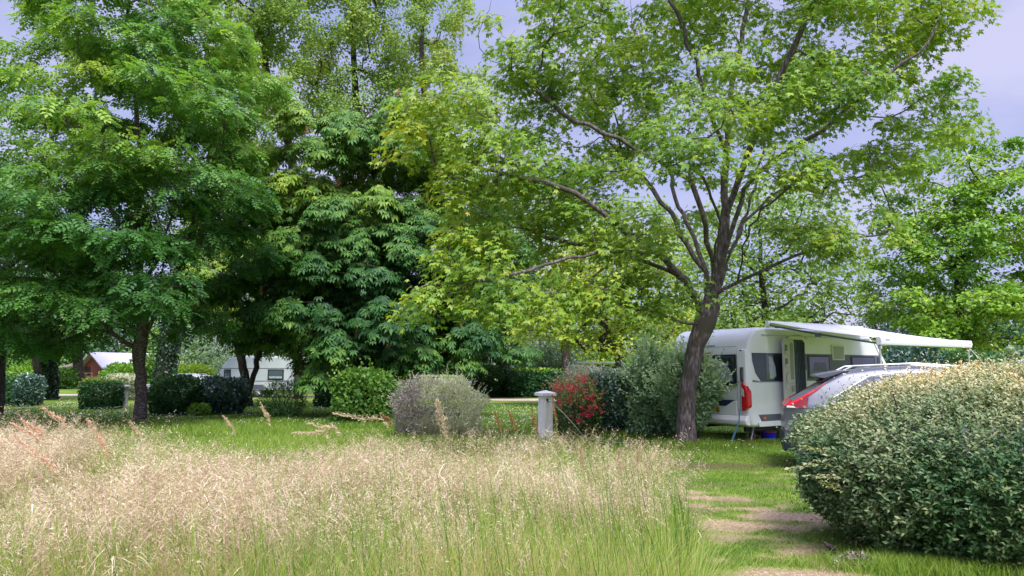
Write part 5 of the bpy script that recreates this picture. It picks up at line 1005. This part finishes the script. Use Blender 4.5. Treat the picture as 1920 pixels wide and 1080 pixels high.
# ---------------------------------------------------------------- dry clippings with a small bird
rng = np.random.default_rng(400); g = at_ground(1605, 1062); n = 2600
a = rng.random(n) * 2 * PI; rr = np.sqrt(rng.random(n)); pos = g + np.stack([np.cos(a) * rr * .20, np.sin(a) * rr * .15, rng.random(n) * .10 * (1 - rr ** 2) + .012], 1)
LM_DRY = leafmat('dry_clipping', [(0, (.04, .03, .03)), (.4, (.16, .13, .11)), (.7, (.36, .31, .26)), (1, (.72, .66, .58))], .1)
pile = leaf_obj('clippings_heap', [leaves(pos, rng.normal(0, 1, (n, 3)), unit(rng.normal(0, 1, (n, 3)) + [0, 0, 1]), rng.uniform(.02, .045, n), T_OVAL, rng.random(n))], LM_DRY, None)
tag(pile, 'small heap of dry grey leaves and twigs at the foot of the near hedge', 'leaf heap')
g = at_ground(1556, 1040) + np.array([0, 0, .02]); bd = bpy.data.meshes.new('bird_skin')
sk = [((0, 0, .052), .026), ((-.022, 0, .066), .024), ((-.036, 0, .084), .016), ((-.043, 0, .097), .0155), ((.03, 0, .040), .021), ((.055, 0, .030), .008), ((.085, 0, .020), .005)]
bd.from_pydata([p for p, r_ in sk], [(0, 1), (1, 2), (2, 3), (0, 4), (4, 5), (5, 6)], []); bo = add('bird', bd); bo.location = tuple(g)
bo.modifiers.new('skin', 'SKIN'); 
for v, (p, r_) in zip(bd.skin_vertices[0].data, sk): v.radius = (r_, r_ * .9)
ss = bo.modifiers.new('sub', 'SUBSURF'); ss.levels = ss.render_levels = 2
dg = bpy.context.evaluated_depsgraph_get(); me = bpy.data.meshes.new_from_object(bo.evaluated_get(dg)); bo.modifiers.clear(); bo.data = me; BM_ = pbr('bird_feathers', (.045, .028, .035), .8, noise=.5, nscale=60); me.materials.clear(); me.materials.append(BM_)
for p_ in me.polygons: p_.use_smooth = True
bo.rotation_euler = (0, 0, math.radians(-12)); tag(bo, 'small dark brown bird perched on dry twigs at the foot of the near hedge', 'bird')
B().tube([(-.055, 0, .098), (-.068, 0, .095)], [.004, .001], 6).build('beak', pbr('beak', (.12, .08, .05), .5), bo)
for s_ in (-1, 1):
    B().prism([(-.015, .072), (.01, .072), (.045, .048), (.07, .030), (.03, .036), (-.005, .048)], s_ * .021, s_ * .027).build('wing', pbr('wing', (.03, .02, .035), .7), bo, bevel=.002)
    B().tube([(.0, s_ * .009, .032), (-.003, s_ * .010, .012), (-.012, s_ * .011, .002)], .0017, 5).build('leg', pbr('bird_leg', (.10, .06, .04), .6), bo)
    B().lathe([(0, 0), (.0022, .0008), (.0022, .002), (0, .003)], k=8).xf(Matrix.Translation((-.049, s_ * .0125, .1))).build('eye', BLACK, bo)
# ================================================================ GRASS
def rb_(base, h, lean, az, wid, rng, seg=3, curl=1.6):
    """ribbon blades -> V,F; lean = horizontal reach, az its direction"""
    n = len(base); u = np.linspace(0, 1, seg + 1); hd = np.stack([np.cos(az), np.sin(az), np.zeros(n)], 1); fa = rng.random(n) * PI
    sd_ = np.stack([np.cos(fa), np.sin(fa), np.zeros(n)], 1)
    C = base[:, None, :] + hd[:, None, :] * (lean[:, None] * u[None] ** curl)[..., None]; C[:, :, 2] += h[:, None] * (u[None] - .25 * (lean / np.maximum(h, .01))[:, None].clip(0, 1.5) * u[None] ** 2)
    wv = wid[:, None] * np.where(u < .99, (1 - u ** 2.2) * .9 + .1, .08)[None]
    V = np.stack([C - sd_[:, None, :] * wv[..., None] * .5, C + sd_[:, None, :] * wv[..., None] * .5], 2).reshape(n, -1, 3)
    k = (seg + 1) * 2; Fq = np.array([[2 * i, 2 * i + 1, 2 * i + 3, 2 * i + 2] for i in range(seg)])
    return V.reshape(-1, 3), (np.arange(n)[:, None, None] * k + Fq[None]).reshape(-1, 4), k, C
def gz(p): p[:, 2] = relief(p[:, 0], p[:, 1]); return p
LM_GR = leafmat('grass_blade', [(0, (.03, .075, .02)), (.22, (.075, .17, .028)), (.42, (.20, .33, .04)), (.6, (.36, .43, .07)), (.75, (.46, .43, .20)), (.9, (.62, .50, .32)), (1, (.56, .34, .20))], .35, rough=.5, spec=.3)
LM_HD = leafmat('grass_head', [(0, (.24, .16, .10)), (.3, (.42, .30, .19)), (.6, (.63, .47, .33)), (.85, (.84, .70, .53)), (1, (.66, .64, .38))], .3, rough=.7, spec=.1, tw=(1.1, 1.05, .9))
rng = np.random.default_rng(500)
def meadow_pts(n, y0=3.3, y1=13.5, rng=rng):
    """density on the ground follows the tall-grass patch; a little thinner with distance"""
    y = y0 * (y1 / y0) ** rng.random(n); x = rng.uniform(-.80, .24, n) * y; px = 960 + 1395 * x / y
    xr = np.interp(y, [3, 5.5, 7.2, 8.6, 10, 13], [1.45, 1.5, 1.72, 1.85, 1.75, 1.6]) + (fbm(y * 1.7, y * 0 + 3, 12) - .5) * .5
    yb = np.interp(px, [-200, 180, 330, 420, 560, 700, 960, 1150, 1250], [10.6, 10.4, 8.9, 8.0, 8.6, 10.2, 12, 12.2, 10.5]) + (fbm(x * 1.3, x * 0 + 1, 19) - .5) * 1.8
    k = (x < xr) & (y < yb); return x[k], y[k], px[k], yb[k]
parts = []; 
# green and straw blades
x, y, px, yb = meadow_pts(150000); n = len(x)
lush = np.clip((px - 880) / 260, 0, 1); patch_ = fbm(x * 1.1, y * 1.1, 41, 4); thin = np.clip((y - 8.5) / 3, 0, 1) * np.clip((px - 380) / 200, 0, 1)
h = rng.uniform(.25, .70, n) * (1 + .3 * np.clip((6 - y) / 2.5, 0, 1)) * (1 + .15 * (patch_ - .5)) * (1 - .45 * thin) * np.where(lush > .6, np.clip((13 - y) / 7, .55, .95), 1); h *= 1 - .35 * np.clip((x - 1.0) / .7, 0, 1)
pos = gz(np.stack([x, y, x * 0], 1))
V, Fq, k, C = rb_(pos, h, h * rng.uniform(.1, .75, n), rng.random(n) * 2 * PI, rng.uniform(.003, .007, n) * (.75 + y / 14), rng)
tn = np.clip(.26 + .34 * rng.random(n) + (patch_ - .5) * .5 + (1 - lush) * .10 * rng.random(n) + np.where(rng.random(n) < .16 + .18 * (1 - lush), .34, 0), 0, 1)
u = np.tile(np.repeat(np.linspace(0, 1, 4), 2), n); parts.append((V, Fq, np.clip(np.repeat(tn, k) + .12 * (u - .6), 0, 1)))
# tall thin stems with dry nodding heads
x, y, px, yb = meadow_pts(74000); n = len(x); patch_ = fbm(x * 1.7 + 4, y * 1.25, 55, 4)
beige = np.interp(px, [0, 420, 620, 800, 1000, 1100], [1, .95, .62, .42, .26, .10]) * np.clip((patch_ - .40) * 6.5, .07, 1) * np.clip((y - 3.5) / 1.7, .08, 1) * np.clip((yb - y) / .5, .4, 1)
beige = np.where((px > 1000) & (y > 5.2) & (y < 8.6) & (px < 1230), .42 * np.clip((patch_ - .35) * 4, 0, 1), beige)
k_ = rng.random(n) < beige; x, y, px, yb = x[k_], y[k_], px[k_], yb[k_]; n = len(x)
h = rng.normal(.80, .10, n).clip(.45, 1.05) * np.interp(px, [0, 300, 420, 700, 1000, 1250], [1.0, 1.0, .86, .92, .86, .84]) * (1 + (fbm(x * 1.4, y * 1.2, 66, 4) - .5) * 1.0) * np.clip(1 - (y - 8.5) * .05, .6, 1)
pos = gz(np.stack([x, y, x * 0], 1)); az = rng.normal(0.25, .9, n) + PI * (rng.random(n) < .35); lean = h * rng.uniform(.05, .35, n)
V, Fq, k, C = rb_(pos, h, lean, az, np.full(n, .0026) * (.8 + y / 12), rng, seg=4, curl=2.2)
u = np.tile(np.repeat(np.linspace(0, 1, 5), 2), n); tn = np.repeat(rng.normal(.36, .1, n), k); parts.append((V, Fq, np.clip(tn + .42 * u ** 2, 0, 1)))
grass_ = leaf_obj('meadow_grass', parts, LM_GR, None); tag(grass_, 'tall seeding meadow grass filling the left foreground, green below and dry beige on top', 'grass', kind='stuff')
tipp = C[:, -1]; td = unit(C[:, -1] - C[:, -2]); hp = []; kind = rng.random(n); ht = rng.uniform(.25, .95, n) + (fbm(x * 1.5, y * 1.5, 71, 3) - .5) * .5
hl = np.where(kind < .72, rng.uniform(.12, .26, n), rng.uniform(.08, .16, n)); dr_ = unit(td * .55 + np.stack([np.cos(az), np.sin(az), -.55 * np.ones(n)], 1) * .45)
big = np.where(rng.random(n) < .07, 2.0, 1.0); hl = hl * big
for j in range(9):      # curved wisps of the panicle
    q = j / 8; ax = tipp - td * (hl * (1 - q) * .8)[:, None]; m = n
    L_ = big * rng.uniform(.03, .085, n) * np.where(kind < .72, 1, .5); hh = rng.uniform(-.02, .045, n) * (1 - .6 * q)
    V, Fq, k, C2 = rb_(ax, hh + .012, L_, az + rng.normal(0, .75, n), big * rng.uniform(.0022, .0042, n) * (.7 + y / 16), rng, seg=3, curl=1.2)
    V = V.reshape(n, -1, 3); uu = np.repeat(np.linspace(0, 1, 4), 2); V[:, :, 2] -= (uu ** 2)[None] * (L_ * .7)[:, None]; hp.append((V.reshape(-1, 3), Fq, np.repeat(np.clip(ht + rng.normal(0, .12, n), 0, 1), k)))
for j in range(8):
    q = j / 7; ax = tipp - td * (hl * (1 - q) * .8)[:, None] + dr_ * (hl * q * .55)[:, None]
    spd = np.where(kind < .72, .034, .007) * (1 - .55 * q); pp = ax + rng.normal(0, 1, (n, 3)) * spd[:, None] * [1, 1, .8]
    hp.append(leaves(pp, unit(dr_ + rng.normal(0, .5, (n, 3))), rng.normal(0, 1, (n, 3)), rng.uniform(.012, .028, n) * (.75 + y / 20), T_SLIM, np.clip(ht + rng.normal(0, .12, n), 0, 1)))
heads = leaf_obj('grass_heads', hp, LM_HD, None); tag(heads, 'mass of dry nodding pinkish-beige seed heads over the tall meadow grass', 'grass', kind='stuff')

# a few coarse green stems standing in the front of the meadow
rs = np.random.default_rng(512); x, y, px, yb = meadow_pts(9000, 3.3, 7.5, rs); k_ = rs.random(len(x)) < .45; x, y = x[k_], y[k_]; n = len(x); pos = gz(np.stack([x, y, x * 0], 1)); h = rs.uniform(.7, 1.12, n)
V, Fq, k, C = rb_(pos, h, h * rs.uniform(.05, .3, n), rs.normal(2.6, .9, n), rs.uniform(.004, .0065, n), rs, seg=5, curl=1.8); u = np.tile(np.repeat(np.linspace(0, 1, 6), 2), n)
tag(leaf_obj('tall_stems', [(V, Fq, np.clip(np.repeat(rs.uniform(.0, .40, n), k) + .4 * u ** 4, 0, 1))], LM_GR, None), 'coarse dark green grass stems standing up through the front of the meadow', 'grass', kind='stuff')

# taller separate plumes that rise above the meadow
PINK = leafmat('pink_plume', [(0, (.46, .22, .14)), (.5, (.70, .42, .30)), (1, (.86, .66, .52))], .3, rough=.7); TAN = leafmat('tan_plume', [(0, (.40, .27, .17)), (.5, (.62, .48, .34)), (1, (.82, .72, .56))], .3, rough=.7)
BRN = leafmat('brown_plume', [(0, (.16, .07, .04)), (.5, (.34, .17, .08)), (1, (.55, .36, .20))], .3, rough=.7); STM = pbr('plume_stem', (.24, .26, .07), .6)
plumes = [  # tip, lower end of the plume, foot px offset, Y, material, spread, label
    (82, 766, 126, 805, 175, 4.9, PINK, .010, 'pink grass plume, tallest at the left and leaning left'), (42, 788, 84, 826, 150, 4.6, PINK, .010, 'pink grass plume left of the tallest one, leaning the same way'), (23, 795, 74, 832, 165, 4.4, PINK, .009, 'leftmost slender pink grass plume near the left edge'),
    (30, 822, 112, 896, 190, 4.0, PINK, .012, 'long red-pink grass plume, lowest of those at the left'), (165, 788, 203, 862, 225, 4.7, PINK, .011, 'salmon grass plume standing left of the ash trunk foot'), (245, 791, 262, 822, 300, 5.4, TAN, .008, 'thin tan grass plume just in front of the ash trunk foot'),
    (420, 782, 441, 818, 470, 5.3, TAN, .009, 'small tan grass plume in front of the blue-grey glossy hedge'), (489, 757, 507, 800, 530, 5.2, TAN, .009, 'yellowish upright grass plume in front of the small dark bush'), (578, 794, 640, 816, 700, 5.0, TAN, .012, 'arching beige grass plume left of the hazel bush foot'),
    (550, 812, 620, 822, 690, 4.9, TAN, .012, 'low arching beige grass plume, below the other arching one'), (627, 776, 728, 800, 760, 5.0, TAN, .014, 'long arching beige plume crossing the foot of the hazel bush'), (716, 778, 735, 800, 765, 5.2, BRN, .008, 'short brown grass plume left of the half-dead shrub'),
    (820, 752, 836, 822, 850, 5.4, TAN, .028, 'full cream grass plume in front of the half-dead shrub'), (955, 773, 967, 812, 975, 5.6, BRN, .010, 'upright rusty seed spike in the gap left of the near power post'), (997, 768, 1009, 822, 1012, 5.3, BRN, .009, 'rusty seed spike touching the left side of the near power post'),
    (928, 775, 940, 812, 960, 5.6, BRN, .009, 'leaning rusty seed spike right of the half-dead shrub'), (1036, 742, 1043, 800, 1046, 5.4, BRN, .006, 'thin brown stem in front of the right edge of the near power post'), (1087, 838, 1094, 880, 1100, 5.0, TAN, .016, 'pale nodding grass head over the lush green tuft'),
    (1160, 845, 1164, 890, 1168, 5.2, TAN, .022, 'pale full grass head near the right end of the meadow'), (1200, 836, 1196, 868, 1192, 5.6, TAN, .018, 'rightmost pale grass head of the meadow')]
rp_ = np.random.default_rng(611)
for (tx, ty, bx, by, fx, Yp, mat_, spd, lab) in plumes:
    A = P(tx, ty, Yp); Bp = P(bx, by, Yp + .03); foot = np.array([P(fx, 700, Yp + .1)[0], Yp + .1, 0.0]); r = empty('grass_plume', tuple(foot)); tag(r, lab, 'grass plume', 'grass plumes above the meadow')
    T = Tree(int(tx)); ids = T.path([foot, foot * .45 + Bp * .55 + np.array([.01, 0, .06]), Bp, (A + Bp) / 2 + np.array([-.002, 0, .012]), A], step=.03, jit=.0005); pts = np.array([T.pos[i] for i in ids]); nn = len(pts)
    add('stalk', tubes_mesh('stalk', [tube(pts, np.interp(np.arange(nn), [0, nn], [.0026, .0008]), 5)], STM, foot), r)
    i0 = int(np.argmin(np.linalg.norm(pts - Bp, axis=1))); m = int(150 + spd * 9000); q = rp_.random(m); ii = i0 + q * (nn - 1 - i0); i1 = ii.astype(int).clip(0, nn - 2); fr_ = (ii - i1)[:, None]; ax = pts[i1] * (1 - fr_) + pts[i1 + 1] * fr_; dv = unit(A - Bp)
    side = rp_.normal(0, 1, (m, 3)) * (spd * .62 * np.sin(PI * (.15 + .8 * q)) ** .8)[:, None]
    leaf_obj('plume', [leaves(ax + side, unit(dv + side / max(spd, .01) * .3 + rp_.normal(0, .14, (m, 3))), rp_.normal(0, 1, (m, 3)), rp_.uniform(.012, .022, m), T_SLIM, rp_.random(m))], mat_, r)

# --- mown lawn: short blades, sampled so that the sward stays dense with distance
LM_LAWN = leafmat('lawn_blade', [(0, (.03, .08, .015)), (.25, (.07, .16, .02)), (.5, (.15, .26, .03)), (.7, (.28, .34, .06)), (.85, (.50, .40, .22)), (1, (.66, .50, .36))], .3, rough=.5, spec=.3)
rng = np.random.default_rng(700); n = 330000
pxs = rng.uniform(-40, 1960, n); pys = 757 + (1090 - 757) * rng.random(n) ** 1.25
r_ = _fw[None] + _rt[None] * ((pxs - 960) / F)[:, None] + _up[None] * ((540 - pys) / F)[:, None]; g = np.array([0, 0, CAMZ]) + r_ * (-CAMZ / r_[:, 2])[:, None]; x, y = g[:, 0], g[:, 1]
k_ = ~((x < 1.2) & (y < 8)) & ~((x > 3.2) & (y > 6) & (y < 8.2) & (pys > 760) & (x < 7)); x, y = x[k_], y[k_]; n = len(x); dr0, dk0 = dryness(x, y); k_ = rng.random(n) > .72 * dr0 + .4 * dk0; x, y, dr0, dk0 = x[k_], y[k_], dr0[k_], dk0[k_]; n = len(x)
h = rng.uniform(.018, .045, n) * (1 + np.clip((y - 9) / 12, 0, 1.3)) * (1 - .55 * dr0) * (1 - .4 * dk0); pos = gz(np.stack([x, y, x * 0], 1))
V, Fq, k, C = rb_(pos, h, h * rng.uniform(.2, 1.1, n), rng.random(n) * 2 * PI, .0028 * (.6 + y / 7), rng, seg=2)
pt = fbm(x * .8, y * .8, 81, 4); tn = np.clip(.36 + (pt - .5) * .5 + rng.normal(0, .09, n) + dr0 * rng.uniform(.2, .6, n) - dk0 * .18 + np.where(rng.random(n) < .06, .3, 0) - .10 * np.clip((y - 14) / 10, 0, 1), 0, 1)
tag(leaf_obj('lawn_grass', [(V, Fq, np.repeat(tn, k))], LM_LAWN, None), 'short mown grass of the camping lawn with dry straw patches', 'grass', kind='stuff')

# --- longer tufts left by the mower round trunks, posts and hedges
def tuft_area(specs, name, label, seed):
    rng = np.random.default_rng(seed); P_ = []; H = []; T_ = []
    for (px, py, sx, sy, n, hh, tone) in specs:
        g = G(px, py); P_.append(np.stack([g[0] + rng.normal(0, sx, n), g[1] + rng.normal(0, sy, n), np.zeros(n)], 1)); H.append(rng.uniform(.4, 1.1, n) * hh); T_.append(np.clip(rng.normal(tone, .1, n), 0, 1))
    P_ = gz(np.concatenate(P_)); H = np.concatenate(H); T_ = np.concatenate(T_); n = len(P_)
    V, Fq, k, C = rb_(P_, H, H * rng.uniform(.15, 1.0, n), rng.random(n) * 2 * PI, .004 * (.7 + P_[:, 1] / 12), rng)
    tag(leaf_obj(name, [(V, Fq, np.repeat(T_, k))], LM_GR, None), label, 'grass', kind='stuff')
tuft_area([(1288, 838, .45, .28, 2600, .20, .40), (1200, 815, .8, .5, 6000, .22, .33), (1110, 808, .8, .4, 4500, .20, .33), (1245, 808, .35, .3, 2500, .42, .42), (1330, 822, .5, .25, 2500, .16, .45), (1385, 822, .4, .2, 1800, .12, .45), (1023, 826, .3, .2, 900, .16, .45), (1440, 828, .5, .15, 1500, .09, .45)],
           'tuft_grass', 'longer green grass round the maple trunk and along the foot of the flowering bushes', 801)
tuft_area([(1640, 1062, .25, .12, 2200, .13, .42), (1720, 1068, .3, .12, 2600, .16, .45), (1800, 1072, .3, .12, 2600, .16, .45), (1900, 1076, .4, .12, 2600, .15, .42), (1735, 1050, .04, .04, 120, .34, .50), (1665, 1050, .06, .04, 120, .24, .42)], 'tuft_grass', 'loose long grass along the foot of the near clipped hedge', 802)
tuft_area([(230, 800, 1.6, .9, 5200, .22, .36), (330, 800, 1.2, .8, 3600, .22, .38), (840, 812, .9, .5, 4200, .24, .38), (700, 800, .8, .5, 2600, .2, .34), (560, 790, 1.2, .8, 3000, .16, .34), (430, 812, 1.4, .7, 4200, .25, .42), (560, 835, 1.2, .7, 5200, .25, .45), (700, 835, 1.2, .6, 5200, .24, .47), (880, 840, 1.4, .6, 5200, .2, .5), (480, 865, .9, .6, 5200, .30, .45), (620, 862, .9, .5, 4200, .26, .45)],
           'tuft_grass', 'uncut green grass between the meadow edge and the bushes', 803)
# --- broad-leaved plants at the hedge foot
LM_BROAD = leafmat('broad_weed_leaf', [(0, (.02, .12, .06)), (1, (.08, .26, .10))], .25); rng = np.random.default_rng(31)
for i, (px, py, nm) in enumerate([(1665, 1040, 'broad-leaved green weed at the near hedge foot, closest to the leaf heap'), (1700, 1046, 'broad-leaved green weed at the near hedge foot, right of its twin')]):
    g = at_ground(px, py); g[1] -= .25; n = 11; a = rng.random(n) * 2 * PI; d = np.stack([np.cos(a), np.sin(a), rng.uniform(.3, 1.3, n)], 1)
    r = empty('weed', tuple(g)); tag(r, nm, 'plant', 'weeds at the hedge foot'); leaf_obj('leaves', [leaves(np.repeat(g[None], n, 0) + unit(d) * .05, unit(d), rng.normal(0, .3, (n, 3)) + [0, -.4, 1], rng.uniform(.10, .17, n), T_WIDE, rng.random(n))], LM_BROAD, r)
# --- white clover flowers sprinkled over the lawn
rng = np.random.default_rng(91); sp_ = []
for (x0, x1, y0, y1, n) in ((0, 300, 758, 792, 900), (300, 720, 766, 800, 700), (880, 1005, 762, 800, 420), (110, 240, 748, 770, 200), (1300, 1420, 820, 850, 30), (580, 740, 755, 770, 250)):
    for i in range(n):
        sp_.append(G(rng.uniform(x0, x1), y0 + (y1 - y0) * rng.random()))
sp_ = np.array(sp_); k_ = fbm(sp_[:, 0] * .9, sp_[:, 1] * .5, 14, 3) > .44; sp_ = sp_[k_]; n = len(sp_); sp_[:, 2] = rng.uniform(.06, .12, n)
fl_ = [leaves(sp_, unit(np.stack([np.cos(a0 + rng.random(n)), np.sin(a0 + rng.random(n)), rng.uniform(.2, .8, n)], 1)), np.repeat([[0, -.5, 1.0]], n, 0), rng.uniform(.018, .03, n), T_WIDE, rng.random(n)) for a0 in (0, 1.57, 3.14, 4.7)]
tag(leaf_obj('clover_flowers', fl_, leafmat('clover_white', [(0, (.55, .60, .48)), (1, (.82, .84, .78))], .2), None), 'tiny white clover flowers sprinkled over the shaded lawn', 'flowers', kind='stuff')
